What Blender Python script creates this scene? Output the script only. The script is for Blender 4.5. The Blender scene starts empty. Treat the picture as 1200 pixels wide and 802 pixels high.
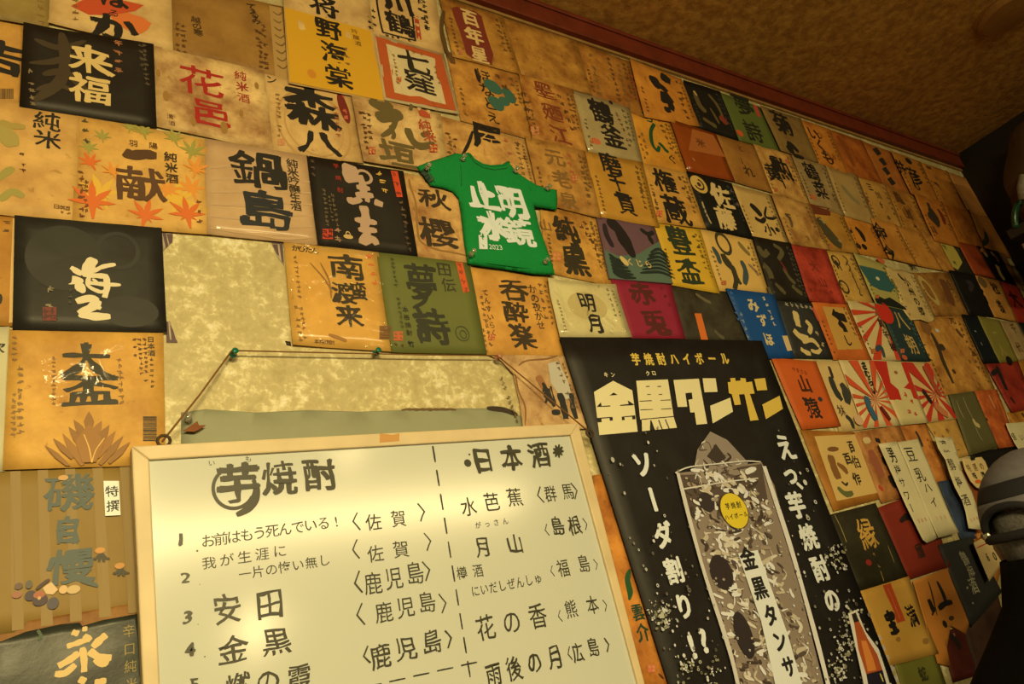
import bpy, bmesh, math, random
from mathutils import Vector, Matrix, noise
from mathutils.geometry import delaunay_2d_cdt
C = bpy.context.scene.collection
R = random.Random(7)

# ------------------------------------------------------------------ camera
# Calibrated from the vanishing points of the label grid: wall plane y=0, X along the wall, Z up.
F = 824.6                      # focal length in pixels of the 1200 px frame
D = 0.78                       # camera to wall
HC = 1.20                      # eye height (seated)
AX = Vector((0.83491, 0.02973, 0.54959)).normalized()      # world X in camera frame (right, down, forward)
AZ = Vector((-0.21857, -0.89852, 0.38064)).normalized()
AZ = (AZ - AX * AX.dot(AZ)).normalized()
AY = AZ.cross(AX)
cam = bpy.data.cameras.new('camera'); cam.sensor_width = 36; cam.lens = F / 1200 * 36; cam.clip_start = .02
co = bpy.data.objects.new('camera', cam); C.objects.link(co)
rt = Vector((AX[0], AY[0], AZ[0])); up = -Vector((AX[1], AY[1], AZ[1])); bk = -Vector((AX[2], AY[2], AZ[2]))
M3 = Matrix((rt, up, bk)).transposed()
co.matrix_world = Matrix.Translation((0, -D, HC)) @ M3.to_4x4()
bpy.context.scene.camera = co

# ------------------------------------------------------------------ light
vs = bpy.context.scene.view_settings
vs.view_transform = 'Standard'; vs.look = 'None'; vs.gamma = 1; vs.use_curve_mapping = False
vs.exposure = 0.10
WARM = (1.0, .785, .35)
w = bpy.data.worlds.new('world'); bpy.context.scene.world = w; w.use_nodes = True
w.node_tree.nodes['Background'].inputs[0].default_value = (1.0, .62, .22, 1)
w.node_tree.nodes['Background'].inputs[1].default_value = 0.035
def area(name, loc, rot, sx, sy, power, col=WARM):
    l = bpy.data.lights.new(name, 'AREA'); l.shape = 'RECTANGLE'; l.size = sx; l.size_y = sy; l.energy = power; l.color = col
    o = bpy.data.objects.new(name, l); o.location = loc; o.rotation_euler = rot; C.objects.link(o); return o
def bulb(name, loc, r, power, col=WARM):
    l = bpy.data.lights.new(name, 'POINT'); l.shadow_soft_size = r; l.energy = power; l.color = col
    o = bpy.data.objects.new(name, l); o.location = loc; C.objects.link(o); return o
# fluorescent tubes on the ceiling across the room (they make the band on the whiteboard)
area('tube_light', (1.9, -4.2, 2.26), (math.radians(40), 0, 0), 3.4, .08, 62)
# lamp over the tables behind the camera
area('table_lamp_light', (-.10, -1.75, 1.75), (math.radians(40), 0, math.radians(-4)), .5, .4, 40)
bulb('bulb_light', (.70, -2.27, 1.45), .05, 6)
bulb('bulb_light', (1.33, -2.70, 2.28), .04, 4)

# ------------------------------------------------------------------ helpers
def at(px, py, off=0.0):
    r = Vector((px - 600, py - 401, F)); x, y, z = r.dot(AX), r.dot(AY), r.dot(AZ); k = (D - off) / y
    return Vector((x * k, -off, HC + z * k))
def ray(px, py, dist):
    r = Vector((px - 600, py - 401, F)).normalized()
    return Vector((r.dot(AX) * dist, -D + r.dot(AY) * dist, HC + r.dot(AZ) * dist))
def zh(px, py, s, off=0.0):
    return abs(at(px, py - s / 2, off).z - at(px, py + s / 2, off).z)
def lin(c):
    return tuple(((v / 255) / 12.92 if v / 255 <= .04045 else ((v / 255 + .055) / 1.055) ** 2.4) for v in c)
LIT = (.98, .80, .36)        # how the warm light tints a white card: albedo = seen colour / this
def alb(c):
    return tuple(min(.9, v / t) for v, t in zip(lin(c), LIT))
MATS = {}
def nn(m, t): return m.node_tree.nodes.new(t)
def plain(name, c, rough=.6, raw=False, spec=.4, metal=0, coat=0, mott=.0, scale=40, bump=0, trans=0):
    k = (name, c, rough, raw, mott)
    if k in MATS: return MATS[k]
    m = bpy.data.materials.new(name); m.use_nodes = True; b = m.node_tree.nodes['Principled BSDF']; L = m.node_tree.links.new
    a = c if raw else alb(c)
    b.inputs['Base Color'].default_value = (*a, 1); b.inputs['Roughness'].default_value = rough
    b.inputs['Specular IOR Level'].default_value = spec; b.inputs['Metallic'].default_value = metal
    b.inputs['Coat Weight'].default_value = coat; b.inputs['Coat Roughness'].default_value = .15
    b.inputs['Transmission Weight'].default_value = trans
    if mott or bump:
        tc = nn(m, 'ShaderNodeTexCoord'); n = nn(m, 'ShaderNodeTexNoise'); n.inputs['Scale'].default_value = scale; n.inputs['Detail'].default_value = 5
        L(tc.outputs['Object'], n.inputs['Vector'])
        if mott:
            mr = nn(m, 'ShaderNodeMapRange'); mr.inputs[1].default_value = .3; mr.inputs[2].default_value = .7; mr.inputs[3].default_value = 1 - mott; mr.inputs[4].default_value = 1 + mott * .5
            L(n.outputs[0], mr.inputs[0]); hs = nn(m, 'ShaderNodeHueSaturation'); hs.inputs['Color'].default_value = (*a, 1); L(mr.outputs[0], hs.inputs['Value']); L(hs.outputs[0], b.inputs['Base Color'])
        if bump:
            bp = nn(m, 'ShaderNodeBump'); bp.inputs['Strength'].default_value = bump; bp.inputs['Distance'].default_value = .002; L(n.outputs[0], bp.inputs['Height']); L(bp.outputs[0], b.inputs['Normal'])
    MATS[k] = m; return m
def paper(c, fin='aged'):
    """aged paper: per-object random mottling, brown blotches; fin: aged / stained / dark / gloss / clean"""
    k = ('paper', c, fin)
    if k in MATS: return MATS[k]
    m = bpy.data.materials.new('paper_' + fin); m.use_nodes = True; b = m.node_tree.nodes['Principled BSDF']; L = m.node_tree.links.new
    a = alb(c)
    gp = nn(m, 'ShaderNodeNewGeometry'); oi = nn(m, 'ShaderNodeObjectInfo')
    mv = nn(m, 'ShaderNodeVectorMath'); mv.operation = 'MULTIPLY_ADD'; mv.inputs[1].default_value = (1, 1, 1)
    cx = nn(m, 'ShaderNodeCombineXYZ'); ml = nn(m, 'ShaderNodeMath'); ml.operation = 'MULTIPLY'; ml.inputs[1].default_value = 37
    L(oi.outputs['Random'], ml.inputs[0]); L(ml.outputs[0], cx.inputs[0]); L(ml.outputs[0], cx.inputs[1])
    L(gp.outputs['Position'], mv.inputs[0]); L(cx.outputs[0], mv.inputs[2])
    n1 = nn(m, 'ShaderNodeTexNoise'); n1.inputs['Scale'].default_value = 17; n1.inputs['Detail'].default_value = 6; n1.inputs['Roughness'].default_value = .65; L(mv.outputs[0], n1.inputs['Vector'])
    n2 = nn(m, 'ShaderNodeTexNoise'); n2.inputs['Scale'].default_value = 75; n2.inputs['Detail'].default_value = 4; n2.inputs['Distortion'].default_value = .6; L(mv.outputs[0], n2.inputs['Vector'])
    amt = {'crumple': .2, 'aged': .30, 'stained': .55, 'dark': .35, 'gloss': .16, 'clean': .07}[fin]
    mr = nn(m, 'ShaderNodeMapRange'); mr.inputs[1].default_value = .32; mr.inputs[2].default_value = .66; L(n1.outputs[0], mr.inputs[0])
    mx = nn(m, 'ShaderNodeMix'); mx.data_type = 'RGBA'; mx.inputs[6].default_value = (a[0] * (1 - amt), a[1] * (1 - amt * 1.25), a[2] * (1 - amt * 1.3), 1)
    mx.inputs[7].default_value = (min(.9, a[0] * (1 + amt * .35)), min(.9, a[1] * (1 + amt * .42)), min(.9, a[2] * (1 + amt * .5)), 1); L(mr.outputs[0], mx.inputs[0])
    last = mx.outputs[2]
    if fin in ('aged', 'stained'):
        m2 = nn(m, 'ShaderNodeMapRange'); m2.inputs[1].default_value = .60 if fin == 'stained' else .66; m2.inputs[2].default_value = .74; m2.inputs[4].default_value = .75 if fin == 'stained' else .5; L(n2.outputs[0], m2.inputs[0])
        x2 = nn(m, 'ShaderNodeMix'); x2.data_type = 'RGBA'; x2.inputs[7].default_value = (a[0] * .42, a[1] * .3, a[2] * .2, 1); L(m2.outputs[0], x2.inputs[0]); L(last, x2.inputs[6]); last = x2.outputs[2]
    L(last, b.inputs['Base Color'])
    b.inputs['Roughness'].default_value = {'gloss': .3, 'dark': .5, 'clean': .6, 'crumple': .38}.get(fin, .62)
    b.inputs['Specular IOR Level'].default_value = .3
    if fin == 'crumple': n1.inputs['Scale'].default_value = 30
    if fin == 'gloss':
        b.inputs['Coat Weight'].default_value = .8; b.inputs['Coat Roughness'].default_value = .12
    bp = nn(m, 'ShaderNodeBump'); bp.inputs['Strength'].default_value = .5 if fin != 'gloss' else .9; bp.inputs['Distance'].default_value = .0012; L(n1.outputs[0], bp.inputs['Height']); L(bp.outputs[0], b.inputs['Normal'])
    MATS[k] = m; return m
def mesh(name, vs_, fs, mat, parent=None, loc=None, smooth=False):
    me = bpy.data.meshes.new(name)
    o = bpy.data.objects.new(name, me); C.objects.link(o)
    L0 = loc if loc is not None else (Vector((0, 0, 0)))
    me.from_pydata([tuple(Vector(v) - L0) for v in vs_], [], fs); me.update()
    if mat: me.materials.append(mat)
    if parent is not None: o.parent = parent
    else: o.location = L0
    if smooth:
        for p in me.polygons: p.use_smooth = True
    return o
def empty(name, loc):
    o = bpy.data.objects.new(name, None); o.empty_display_size = .02; o.location = loc; C.objects.link(o); return o
def tag(o, label, cat, group=None):
    o['label'] = label; o['category'] = cat
    if group: o['group'] = group
    return o
def box(vs_, fs, a, b):
    x0, y0, z0 = a; x1, y1, z1 = b; n = len(vs_)
    vs_ += [(x0, y0, z0), (x1, y0, z0), (x1, y1, z0), (x0, y1, z0), (x0, y0, z1), (x1, y0, z1), (x1, y1, z1), (x0, y1, z1)]
    fs += [(n, n+3, n+2, n+1), (n+4, n+5, n+6, n+7), (n, n+1, n+5, n+4), (n+1, n+2, n+6, n+5), (n+2, n+3, n+7, n+6), (n+3, n, n+4, n+7)]
def tube(vs_, fs, pts, rad, sides=8, cap=True):
    n0 = len(vs_); pts = [Vector(p) for p in pts]; k = len(pts)
    rads = rad if isinstance(rad, (list, tuple)) else [rad] * k
    for i, p in enumerate(pts):
        d = (pts[min(i+1, k-1)] - pts[max(i-1, 0)]).normalized(); u = d.cross(Vector((.13, .97, .2))).normalized(); v = d.cross(u)
        for j in range(sides):
            a = 2 * math.pi * j / sides; vs_.append(tuple(p + (u * math.cos(a) + v * math.sin(a)) * rads[i]))
    for i in range(k - 1):
        for j in range(sides):
            a = n0 + i * sides + j; b = n0 + i * sides + (j + 1) % sides; fs.append((a, b, b + sides, a + sides))
    if cap: fs.append(tuple(n0 + j for j in range(sides))[::-1]); fs.append(tuple(n0 + (k-1) * sides + j for j in range(sides)))
def bevel(o, wd=.002, seg=2):
    b = o.modifiers.new('bevel', 'BEVEL'); b.width = wd; b.segments = seg; b.limit_method = 'ANGLE'

# ---- glyphs (Blender's own built-in font)
_fc = bpy.data.curves.new('glyph_source', 'FONT'); _fo = bpy.data.objects.new('glyph_source', _fc); C.objects.link(_fo)
_fc.resolution_u = 3
GL = {}
def glyph(ch, bold):
    k = (ch, bold)
    if k not in GL:
        _fc.body = ch; _fc.offset = min(bold, .004)
        dg = bpy.context.evaluated_depsgraph_get(); ev = _fo.evaluated_get(dg)
        me = bpy.data.meshes.new_from_object(ev); bm = bmesh.new(); bm.from_mesh(me); bpy.data.meshes.remove(me)
        bmesh.ops.remove_doubles(bm, verts=bm.verts, dist=1e-5)
        bmesh.ops.triangulate(bm, faces=bm.faces)
        if bold > .003 and len(bm.verts) < 420:
            e = [x for x in bm.edges if x.calc_length() > .14]
            if e: bmesh.ops.subdivide_edges(bm, edges=e, cuts=1)
            bmesh.ops.triangulate(bm, faces=bm.faces)
        bm.verts.index_update()
        vs_ = [(v.co.x, v.co.y) for v in bm.verts]; fs = [tuple(v.index for v in f.verts) for f in bm.faces]; bm.free()
        xs = [v[0] for v in vs_] or [0, 1]
        cx = .5 if max(xs) > .62 or ord(ch) > 0x2000 else (min(xs) + max(xs)) / 2
        cy = .38
        GL[k] = ([(x - cx, y - cy) for x, y in vs_], fs)
    return GL[k]
# style: bold offset, warp amplitude, warp frequency
STY = {'brush': (.027, .052, 1.9), 'fat': (.037, .055, 1.7), 'script': (.012, .062, 2.2), 'pen': (.004, .028, 2.0), 'thin': (.0, .02, 2.0), 'block': (.034, 0, 1), 'gothic': (.022, 0, 1), 'small': (.003, .02, 3), 'heavy': (.046, .025, 1.6), 'poster': (.044, 0, 1)}

def clip(poly, quad):
    def side(a, b, p): return (b[0]-a[0])*(p[1]-a[1]) - (b[1]-a[1])*(p[0]-a[0])
    out = list(poly)
    for i in range(4):
        a, b = quad[i], quad[(i+1) % 4]; inp, out = out, []
        for j in range(len(inp)):
            p, q = inp[j], inp[(j+1) % len(inp)]; sp, sq = side(a, b, p), side(a, b, q)
            if sp >= 0: out.append(p)
            if sp * sq < 0:
                t = sp / (sp - sq); out.append((p[0]+(q[0]-p[0])*t, p[1]+(q[1]-p[1])*t))
        if not out: return []
    return out
def cdt(poly, inner=()):
    n = len(poly); r = delaunay_2d_cdt([Vector(p) for p in poly] + [Vector(p) for p in inner], [], [list(range(n))], 1, 1e-7)
    return [tuple(v) for v in r[0]], [tuple(f) for f in r[2]]
def inbil(p, q):
    """(s,t) of wall point p=(x,z) in quad q TL TR BR BL"""
    s, t = .5, .5
    for _ in range(6):
        a, b, c, d = q
        X = (1-s)*(1-t)*a[0]+s*(1-t)*b[0]+s*t*c[0]+(1-s)*t*d[0]-p[0]; Z = (1-s)*(1-t)*a[1]+s*(1-t)*b[1]+s*t*c[1]+(1-s)*t*d[1]-p[1]
        xs = (1-t)*(b[0]-a[0])+t*(c[0]-d[0]); zs = (1-t)*(b[1]-a[1])+t*(c[1]-d[1]); xt = (1-s)*(d[0]-a[0])+s*(c[0]-b[0]); zt = (1-s)*(d[1]-a[1])+s*(c[1]-b[1])
        det = xs*zt-xt*zs
        if abs(det) < 1e-12: break
        s -= (X*zt-xt*Z)/det; t -= (xs*Z-X*zs)/det
        s = max(-.3, min(1.3, s)); t = max(-.3, min(1.3, t))
    return s, t

STUFF = ('small_print', 'ice_picture', 'bubble_picture', 'water_drop', 'paper_streak', 'faint_stripe', 'wheat_drawing', 'stain', 'handwriting')
NL = [0]
class Sheet:
    auto = None
    """a paper sheet on the wall: quad in pixels of the photograph (TL TR BR BL), gently cockled, with flat print on it"""
    def __init__(s, name, pts, mat, off=.001, amp=.0008, curl=.0015, grow=.018, n=8, thick=.0004, poly=None, base=0.0, flat=False):
        
        s.off0 = off; s.base = base; s.amp = amp; s.curl = curl; s.seed = R.random() * 100
        s.px = pts; s.mat = mat; s.flat = flat
        w3 = [at(x, y, base) for x, y in pts]; s.c = sum(w3, Vector()) / 4; s.c.y = 0
        q = [(p.x, p.z) for p in w3]; cx = sum(p[0] for p in q)/4; cz = sum(p[1] for p in q)/4
        s.q = [((p[0]-cx)*(1+grow)+cx+R.uniform(-1, 1)*.0004, (p[1]-cz)*(1+grow)+cz) for p in q]
        s.curlc = [R.random() ** 3 for _ in range(4)]
        vs_, fs = [], []
        if poly is None:
            for j in range(n+1):
                for i in range(n+1):
                    u, t = i/n, j/n
                    x, z = s.bil(u, t)
                    vs_.append((x, -s.h(x, z), z))
            for j in range(n):
                for i in range(n): a = j*(n+1)+i; fs.append((a, a+n+1, a+n+2, a+1))
        else:
            pw = [(at(x, y, base).x, at(x, y, base).z) for x, y in poly]
            inner = [s.bil((i+.5)/9, (j+.5)/9) for i in range(9) for j in range(9)]
            v2, f2 = cdt(pw, inner); vs_ = [(x, -s.h(x, z), z) for x, z in v2]
            fs = [f if (Vector((v2[f[1]][0]-v2[f[0]][0], v2[f[1]][1]-v2[f[0]][1])).cross(Vector((v2[f[2]][0]-v2[f[0]][0], v2[f[2]][1]-v2[f[0]][1]))) > 0) else f[::-1] for f in f2]
        s.o = mesh(name, vs_, fs, mat, loc=s.c, smooth=not flat)
        if thick:
            so = s.o.modifiers.new('thickness', 'SOLIDIFY'); so.thickness = thick; so.offset = -1
        s.acc = {}; s.layer = 0; s.thin = amp < .0003
    def bil(s, u, t):
        a, b, c, d = s.q
        return ((1-u)*(1-t)*a[0]+u*(1-t)*b[0]+u*t*c[0]+(1-u)*t*d[0], (1-u)*(1-t)*a[1]+u*(1-t)*b[1]+u*t*c[1]+(1-u)*t*d[1])
    def h(s, x, z):
        if s.flat: return s.base + s.off0
        u, t = inbil((x, z), s.q); u = max(0, min(1, u)); t = max(0, min(1, t))
        v = s.amp * (1 + noise.noise(Vector((x*22, z*22, s.seed))))
        for k, (a, b) in enumerate(((u, t), (1-u, t), (1-u, 1-t), (u, 1-t))):
            e = max(0, 1 - (a + b) * 3.2); v += s.curlc[k] * s.curl * e * e
        return s.base + s.off0 + v
    def add(s, kind, col, v2, fs, lift):
        if kind.endswith('_leaf') or kind in ('sweet_potato', 'seal', 'ray', 'leaf', 'rock_print'): NL[0] += 1; kind = kind + '#%d' % NL[0]
        A = s.acc.setdefault((kind, col), ([], [])); n = len(A[0])
        A[0].extend((x, -s.h(x, z) - lift, z) for x, z in v2)
        for f in fs:
            a, b, c = v2[f[0]], v2[f[1]], v2[f[2]]
            A[1].append(tuple(i + n for i in (f if (b[0]-a[0])*(c[1]-a[1])-(b[1]-a[1])*(c[0]-a[0]) > 0 else f[::-1])))
    def lift(s, kind='', extra=0):
        # many small marks of one picture share practically one layer; everything else is stacked by 0.04 mm
        s.layer += (.0000015 if kind.endswith('_picture') or kind in ('water_drop', 'ruled_dash', 'handwriting') else .00004) + extra
        return .00025 + s.layer
    # --- print primitives (pixel coordinates)
    def T(s, text, x0, y0, x1=None, y1=None, size=20, col=(28, 22, 12), st='brush', asp=1.0, kind='lettering', slant=0, rot=0):
        bold, wa, wf = STY[st]; L = s.lift(kind); n = len(text)
        for i, ch in enumerate(text):
            if ch == ' ': continue
            k = i / (n - 1) if n > 1 else 0
            X = x0 + ((x1 - x0) * k if x1 is not None else 0); Y = y0 + ((y1 - y0) * k if y1 is not None else 0)
            c = at(X, Y, s.base); hgt = zh(X, Y, size, s.base) / 1.02
            gv, gf = glyph(ch, bold)
            if ch == 'ー' and x1 is not None and abs(y1 - y0) > abs(x1 - x0): gv = [(-y, x) for x, y in gv]
            ca, sa = math.cos(rot), math.sin(rot); out = []; sd = R.random() * 50
            for x, y in gv:
                if wa:
                    nv = noise.noise_vector(Vector((x*wf, y*wf, sd))); n2 = noise.noise_vector(Vector((x*wf*3, y*wf*3, sd+9)))
                    x += (nv.x*1.3 + n2.x*.35)*wa; y += (nv.y*1.3 + n2.y*.35)*wa
                x += slant * y; x, y = x*ca-y*sa, x*sa+y*ca
                out.append((c.x + x*hgt*asp, c.z + y*hgt))
            if bold > .006:      # thicken by overlaying shifted copies of the same glyph
                rr = bold * hgt * (1 if len(gv) < 110 else .78 if len(gv) < 260 else .56)
                a0 = R.random() * .6; fr_ = 2.6 / hgt; vz = 1.25 if wa else 0
                kvs = [max(.05, 1 + vz * noise.noise(Vector((X_ * fr_, Z_ * fr_, sd))) * 1.6) for X_, Z_ in out]
                for q in range(5 if rr > .0006 else 3):
                    a_ = a0 + 2 * math.pi * q / (5 if rr > .0006 else 3); s.add(kind, col, [(X_ + math.cos(a_)*rr*1.15*kv, Z_ + math.sin(a_)*rr*.85*kv) for (X_, Z_), kv in zip(out, kvs)], gf, L + q * .00002)
            else: s.add(kind, col, out, gf, L)
        return s
    def M(s, x0, y0, x1, y1, size=4, col=(60, 45, 20)):
        """a column or line of print too small to read"""
        a, b = at(x0, y0, s.base), at(x1, y1, s.base); hh = zh((x0+x1)/2, (y0+y1)/2, size, s.base); d = Vector((b.x-a.x, b.z-a.z)); n = max(2, int(d.length/hh/1.15)); L = s.lift()
        v, f = [], []
        for i in range(n):
            if R.random() < .06: continue
            cx, cz = a.x+d.x*i/(n-1), a.z+d.y*i/(n-1)
            for _ in range(5):
                if R.random() < .6: w_, h_ = hh*R.uniform(.25, .45), hh*.085
                else: w_, h_ = hh*.09, hh*R.uniform(.2, .45)
                ox, oz = cx+R.uniform(-.25, .25)*hh, cz+R.uniform(-.3, .3)*hh; k = len(v)
                v += [(ox-w_, oz-h_), (ox+w_, oz-h_), (ox+w_, oz+h_), (ox-w_, oz+h_)]; f.append((k, k+1, k+2, k+3))
        s.add('small_print', col, v, f, L); return s
    def P(s, col, pts, kind='printed_shape', noclip=False):
        p = pts if noclip else clip(pts, s.px)
        if len(p) < 3: return s
        w_ = [(at(x, y, s.base).x, at(x, y, s.base).z) for x, y in p]; v, f = cdt(w_)
        # subdivide so that it follows the paper
        inner = []
        if not s.flat and len(p) < 40:
            xs = [a for a, _ in w_]; zs = [b for _, b in w_]; W, H = max(xs)-min(xs), max(zs)-min(zs); st = .011
            nx, nz = int(W/st), int(H/st)
            inner = [(min(xs)+W*(i+.5)/max(1, nx), min(zs)+H*(j+.5)/max(1, nz)) for i in range(nx) for j in range(nz)]
            if inner: v, f = cdt(w_, inner)
        s.add(kind, col, v, f, s.lift(kind, .00003 if s.thin else 0)); s.layer += 0 if s.thin else .00012; return s
    def E(s, col, cx, cy, rx, ry, ring=0, kind='emblem', a0=0, a1=360, rot=0):
        c = at(cx, cy, s.base); rz = zh(cx, cy, 2*ry, s.base)/2; rX = abs(at(cx+rx, cy, s.base).x-at(cx-rx, cy, s.base).x)/2
        n = 28; an = [math.radians(a0+(a1-a0)*i/n) for i in range(n+1)]; cr, sr = math.cos(rot), math.sin(rot)
        def pt(a, k): x, z = math.cos(a)*rX*k, math.sin(a)*rz*k; return (c.x+x*cr-z*sr, c.z+x*sr+z*cr)
        if ring:
            v = [pt(a, 1) for a in an]+[pt(a, 1-ring) for a in an]; f = [(i, i+1, n+2+i, n+1+i) for i in range(n)]
        else:
            v = [(c.x, c.z)]+[pt(a, 1) for a in an]; f = [(0, i+1, i+2) for i in range(n)]
        s.add(kind, col, v, f, s.lift(kind)); return s
    def L(s, col, wpx, pts, kind='brush_stroke', taper=.5):
        """a brush stroke through pixel points"""
        P = [Vector((at(x, y, s.base).x, at(x, y, s.base).z)) for x, y in pts]
        fine = []
        for i in range(len(P)-1):
            p0 = P[max(0, i-1)]; p1 = P[i]; p2 = P[i+1]; p3 = P[min(len(P)-1, i+2)]
            for k in range(5):
                t = k/5; fine.append(.5*((2*p1)+(p2-p0)*t+(2*p0-5*p1+4*p2-p3)*t*t+(3*p1-p0-3*p2+p3)*t**3))
        fine.append(P[-1]); w0 = zh(pts[0][0], pts[0][1], wpx, s.base)/2; v, f = [], []; n = len(fine); sd = R.random()*9
        for i, p in enumerate(fine):
            d = (fine[min(i+1, n-1)]-fine[max(i-1, 0)]); d = d.normalized() if d.length else Vector((1, 0)); nr = Vector((-d.y, d.x))
            k = i/(n-1); ww = w0*(1-taper*abs(2*k-1)**3)*(1+.3*noise.noise(Vector((k*4, sd, 0))))
            v += [tuple(p+nr*ww), tuple(p-nr*ww)]
        f = [(2*i, 2*i+1, 2*i+3, 2*i+2) for i in range(n-1)]
        s.add(kind, col, v, f, s.lift(kind)); return s
    def S(s, x, y, size, col=(150, 45, 15), ink=None):
        """square vermilion seal with lines cut in it"""
        h = size/2; s.P(col, [(x-h, y-h), (x+h, y-h), (x+h, y+h), (x-h, y+h)], kind='seal')
        s.M(x-h*.5, y-h*.45, x+h*.5, y-h*.45, size*.42, ink or (200, 140, 60)); s.M(x-h*.5, y+h*.45, x+h*.5, y+h*.45, size*.42, ink or (200, 140, 60)); return s
    def B(s, x0, y0, x1, y1, col=(40, 30, 15), horiz=False):
        x = 0.0; L = s.lift(); v, f = [], []
        while x < 1:
            w_ = R.uniform(.015, .05); a, b = x, min(1, x+w_)
            if horiz: pts = [(x0, y0+(y1-y0)*a), (x1, y0+(y1-y0)*a), (x1, y0+(y1-y0)*b), (x0, y0+(y1-y0)*b)]
            else: pts = [(x0+(x1-x0)*a, y0), (x0+(x1-x0)*b, y0), (x0+(x1-x0)*b, y1), (x0+(x1-x0)*a, y1)]
            k = len(v); v += [(at(*p, s.base).x, at(*p, s.base).z) for p in pts]; f.append((k, k+1, k+2, k+3)); x = b+R.uniform(.015, .04)
        s.add('barcode', col, v, f, L); return s
    def rays(s, col, cx, cy, n, r0=0, wid=.5, a0=0, rad=200):
        for i in range(n):
            a = math.radians(a0)+2*math.pi*i/n; b = a+2*math.pi/n*wid
            s.P(col, [(cx+r0*math.cos(a), cy+r0*math.sin(a)), (cx+rad*math.cos(a), cy+rad*math.sin(a)), (cx+rad*math.cos(b), cy+rad*math.sin(b)), (cx+r0*math.cos(b), cy+r0*math.sin(b))] if r0 else [(cx, cy), (cx+rad*math.cos(a), cy+rad*math.sin(a)), (cx+rad*math.cos(b), cy+rad*math.sin(b))], kind='ray')
        return s
    def done(s, label, cat='paper label', group='drink labels pasted on the wall'):
        if group == 'drink labels pasted on the wall' and s.auto and not any(w in label for w in ('blank', 'plain', 'narrow', 'strip', 'sliver')):
            q = s.px
            def b(u, t): return tuple((1-u)*(1-t)*q[0][k]+u*(1-t)*q[1][k]+u*t*q[2][k]+(1-u)*t*q[3][k] for k in (0, 1))
            hgt_ = math.dist(q[0], q[3]); c = s.auto
            for u, t0, t1, sz in ((.87, .10, R.uniform(.5, .75), .055), (.94, .12, R.uniform(.5, .9), .04), (.09, R.uniform(.3, .5), .88, .045)):
                s.M(*b(u, t0), *b(u, t1), hgt_ * sz, c)
            if R.random() < .35: u_, t_ = b(.1, R.uniform(.8, .92)); s.S(u_ + 2, t_, hgt_ * .07, (178, 80, 34))
        for (kind, col), (v, f) in s.acc.items():
            if f:
                o = mesh(kind.split('#')[0], v, f, plain('ink', col, .55), parent=s.o, loc=s.c)
                if o.name.split('.')[0] in STUFF: o['kind'] = 'stuff'
        tag(s.o, label, cat, group); return s.o

# palette: colours as the photograph shows them in full light
KRAFT = (196, 138, 46); CREAM = (210, 165, 78); PALE = (205, 175, 98); TAN = (150, 104, 34); OCHRE = (205, 145, 30); OLD = (182, 122, 34)
INK = (30, 24, 12); BROWN = (88, 52, 14); FADE = (128, 88, 30); RED = (165, 50, 20); WHITE = (215, 200, 150)
BLACK = (34, 27, 14); OR = (205, 95, 22); GREY = (150, 135, 85)

_k = [0]
def lab(pts, col, fin='aged', **kw):
    _k[0] += 1
    kw.setdefault('off', .0006 + .0007 * (_k[0] * 5 % 7))
    kw.setdefault('amp', .0011)
    s = Sheet('bottle_label', pts, paper(col, fin), **kw); s.auto = None
    if pts[0][0] > 500 and max(p_[0] for p_ in pts) < 1190 and pts[0][1] < 420: s.auto = tuple(int(v * .55) for v in col) if sum(col) > 300 else (tuple(min(255, int(v * 1.6) + 20) for v in col) if sum(col) < 130 else None)
    return s
film = bpy.data.materials.new('clear_film'); film.use_nodes = True; _n = film.node_tree.nodes; _l = film.node_tree.links.new; _n.clear()
_o = _n.new('ShaderNodeOutputMaterial'); _m = _n.new('ShaderNodeMixShader'); _t = _n.new('ShaderNodeBsdfTransparent'); _g = _n.new('ShaderNodeBsdfGlossy'); _g.inputs['Roughness'].default_value = .10
_f = _n.new('ShaderNodeFresnel'); _f.inputs[0].default_value = 1.35; _b = _n.new('ShaderNodeBump'); _b.inputs['Strength'].default_value = 1; _b.inputs['Distance'].default_value = .010
_w = _n.new('ShaderNodeTexNoise'); _w.inputs['Scale'].default_value = 20; _w.inputs['Detail'].default_value = 3; _w.inputs['Distortion'].default_value = 1.2; _gp = _n.new('ShaderNodeNewGeometry')
_l(_gp.outputs['Position'], _w.inputs['Vector']); _l(_w.outputs[0], _b.inputs['Height']); _l(_b.outputs[0], _g.inputs['Normal']); _l(_b.outputs[0], _f.inputs['Normal']); _l(_f.outputs[0], _m.inputs[0]); _l(_t.outputs[0], _m.inputs[1]); _l(_g.outputs[0], _m.inputs[2]); _l(_m.outputs[0], _o.inputs[0])
def sleeve(s, pts):
    f_ = Sheet('plastic_sleeve', pts, film, off=s.off0 + .0045, amp=.0016, curl=.002, grow=0, n=14, thick=0); f_.o.parent = s.o; f_.o.location = f_.c - s.c
def Q(*a): return [(a[i], a[i+1]) for i in range(0, 8, 2)]

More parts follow.
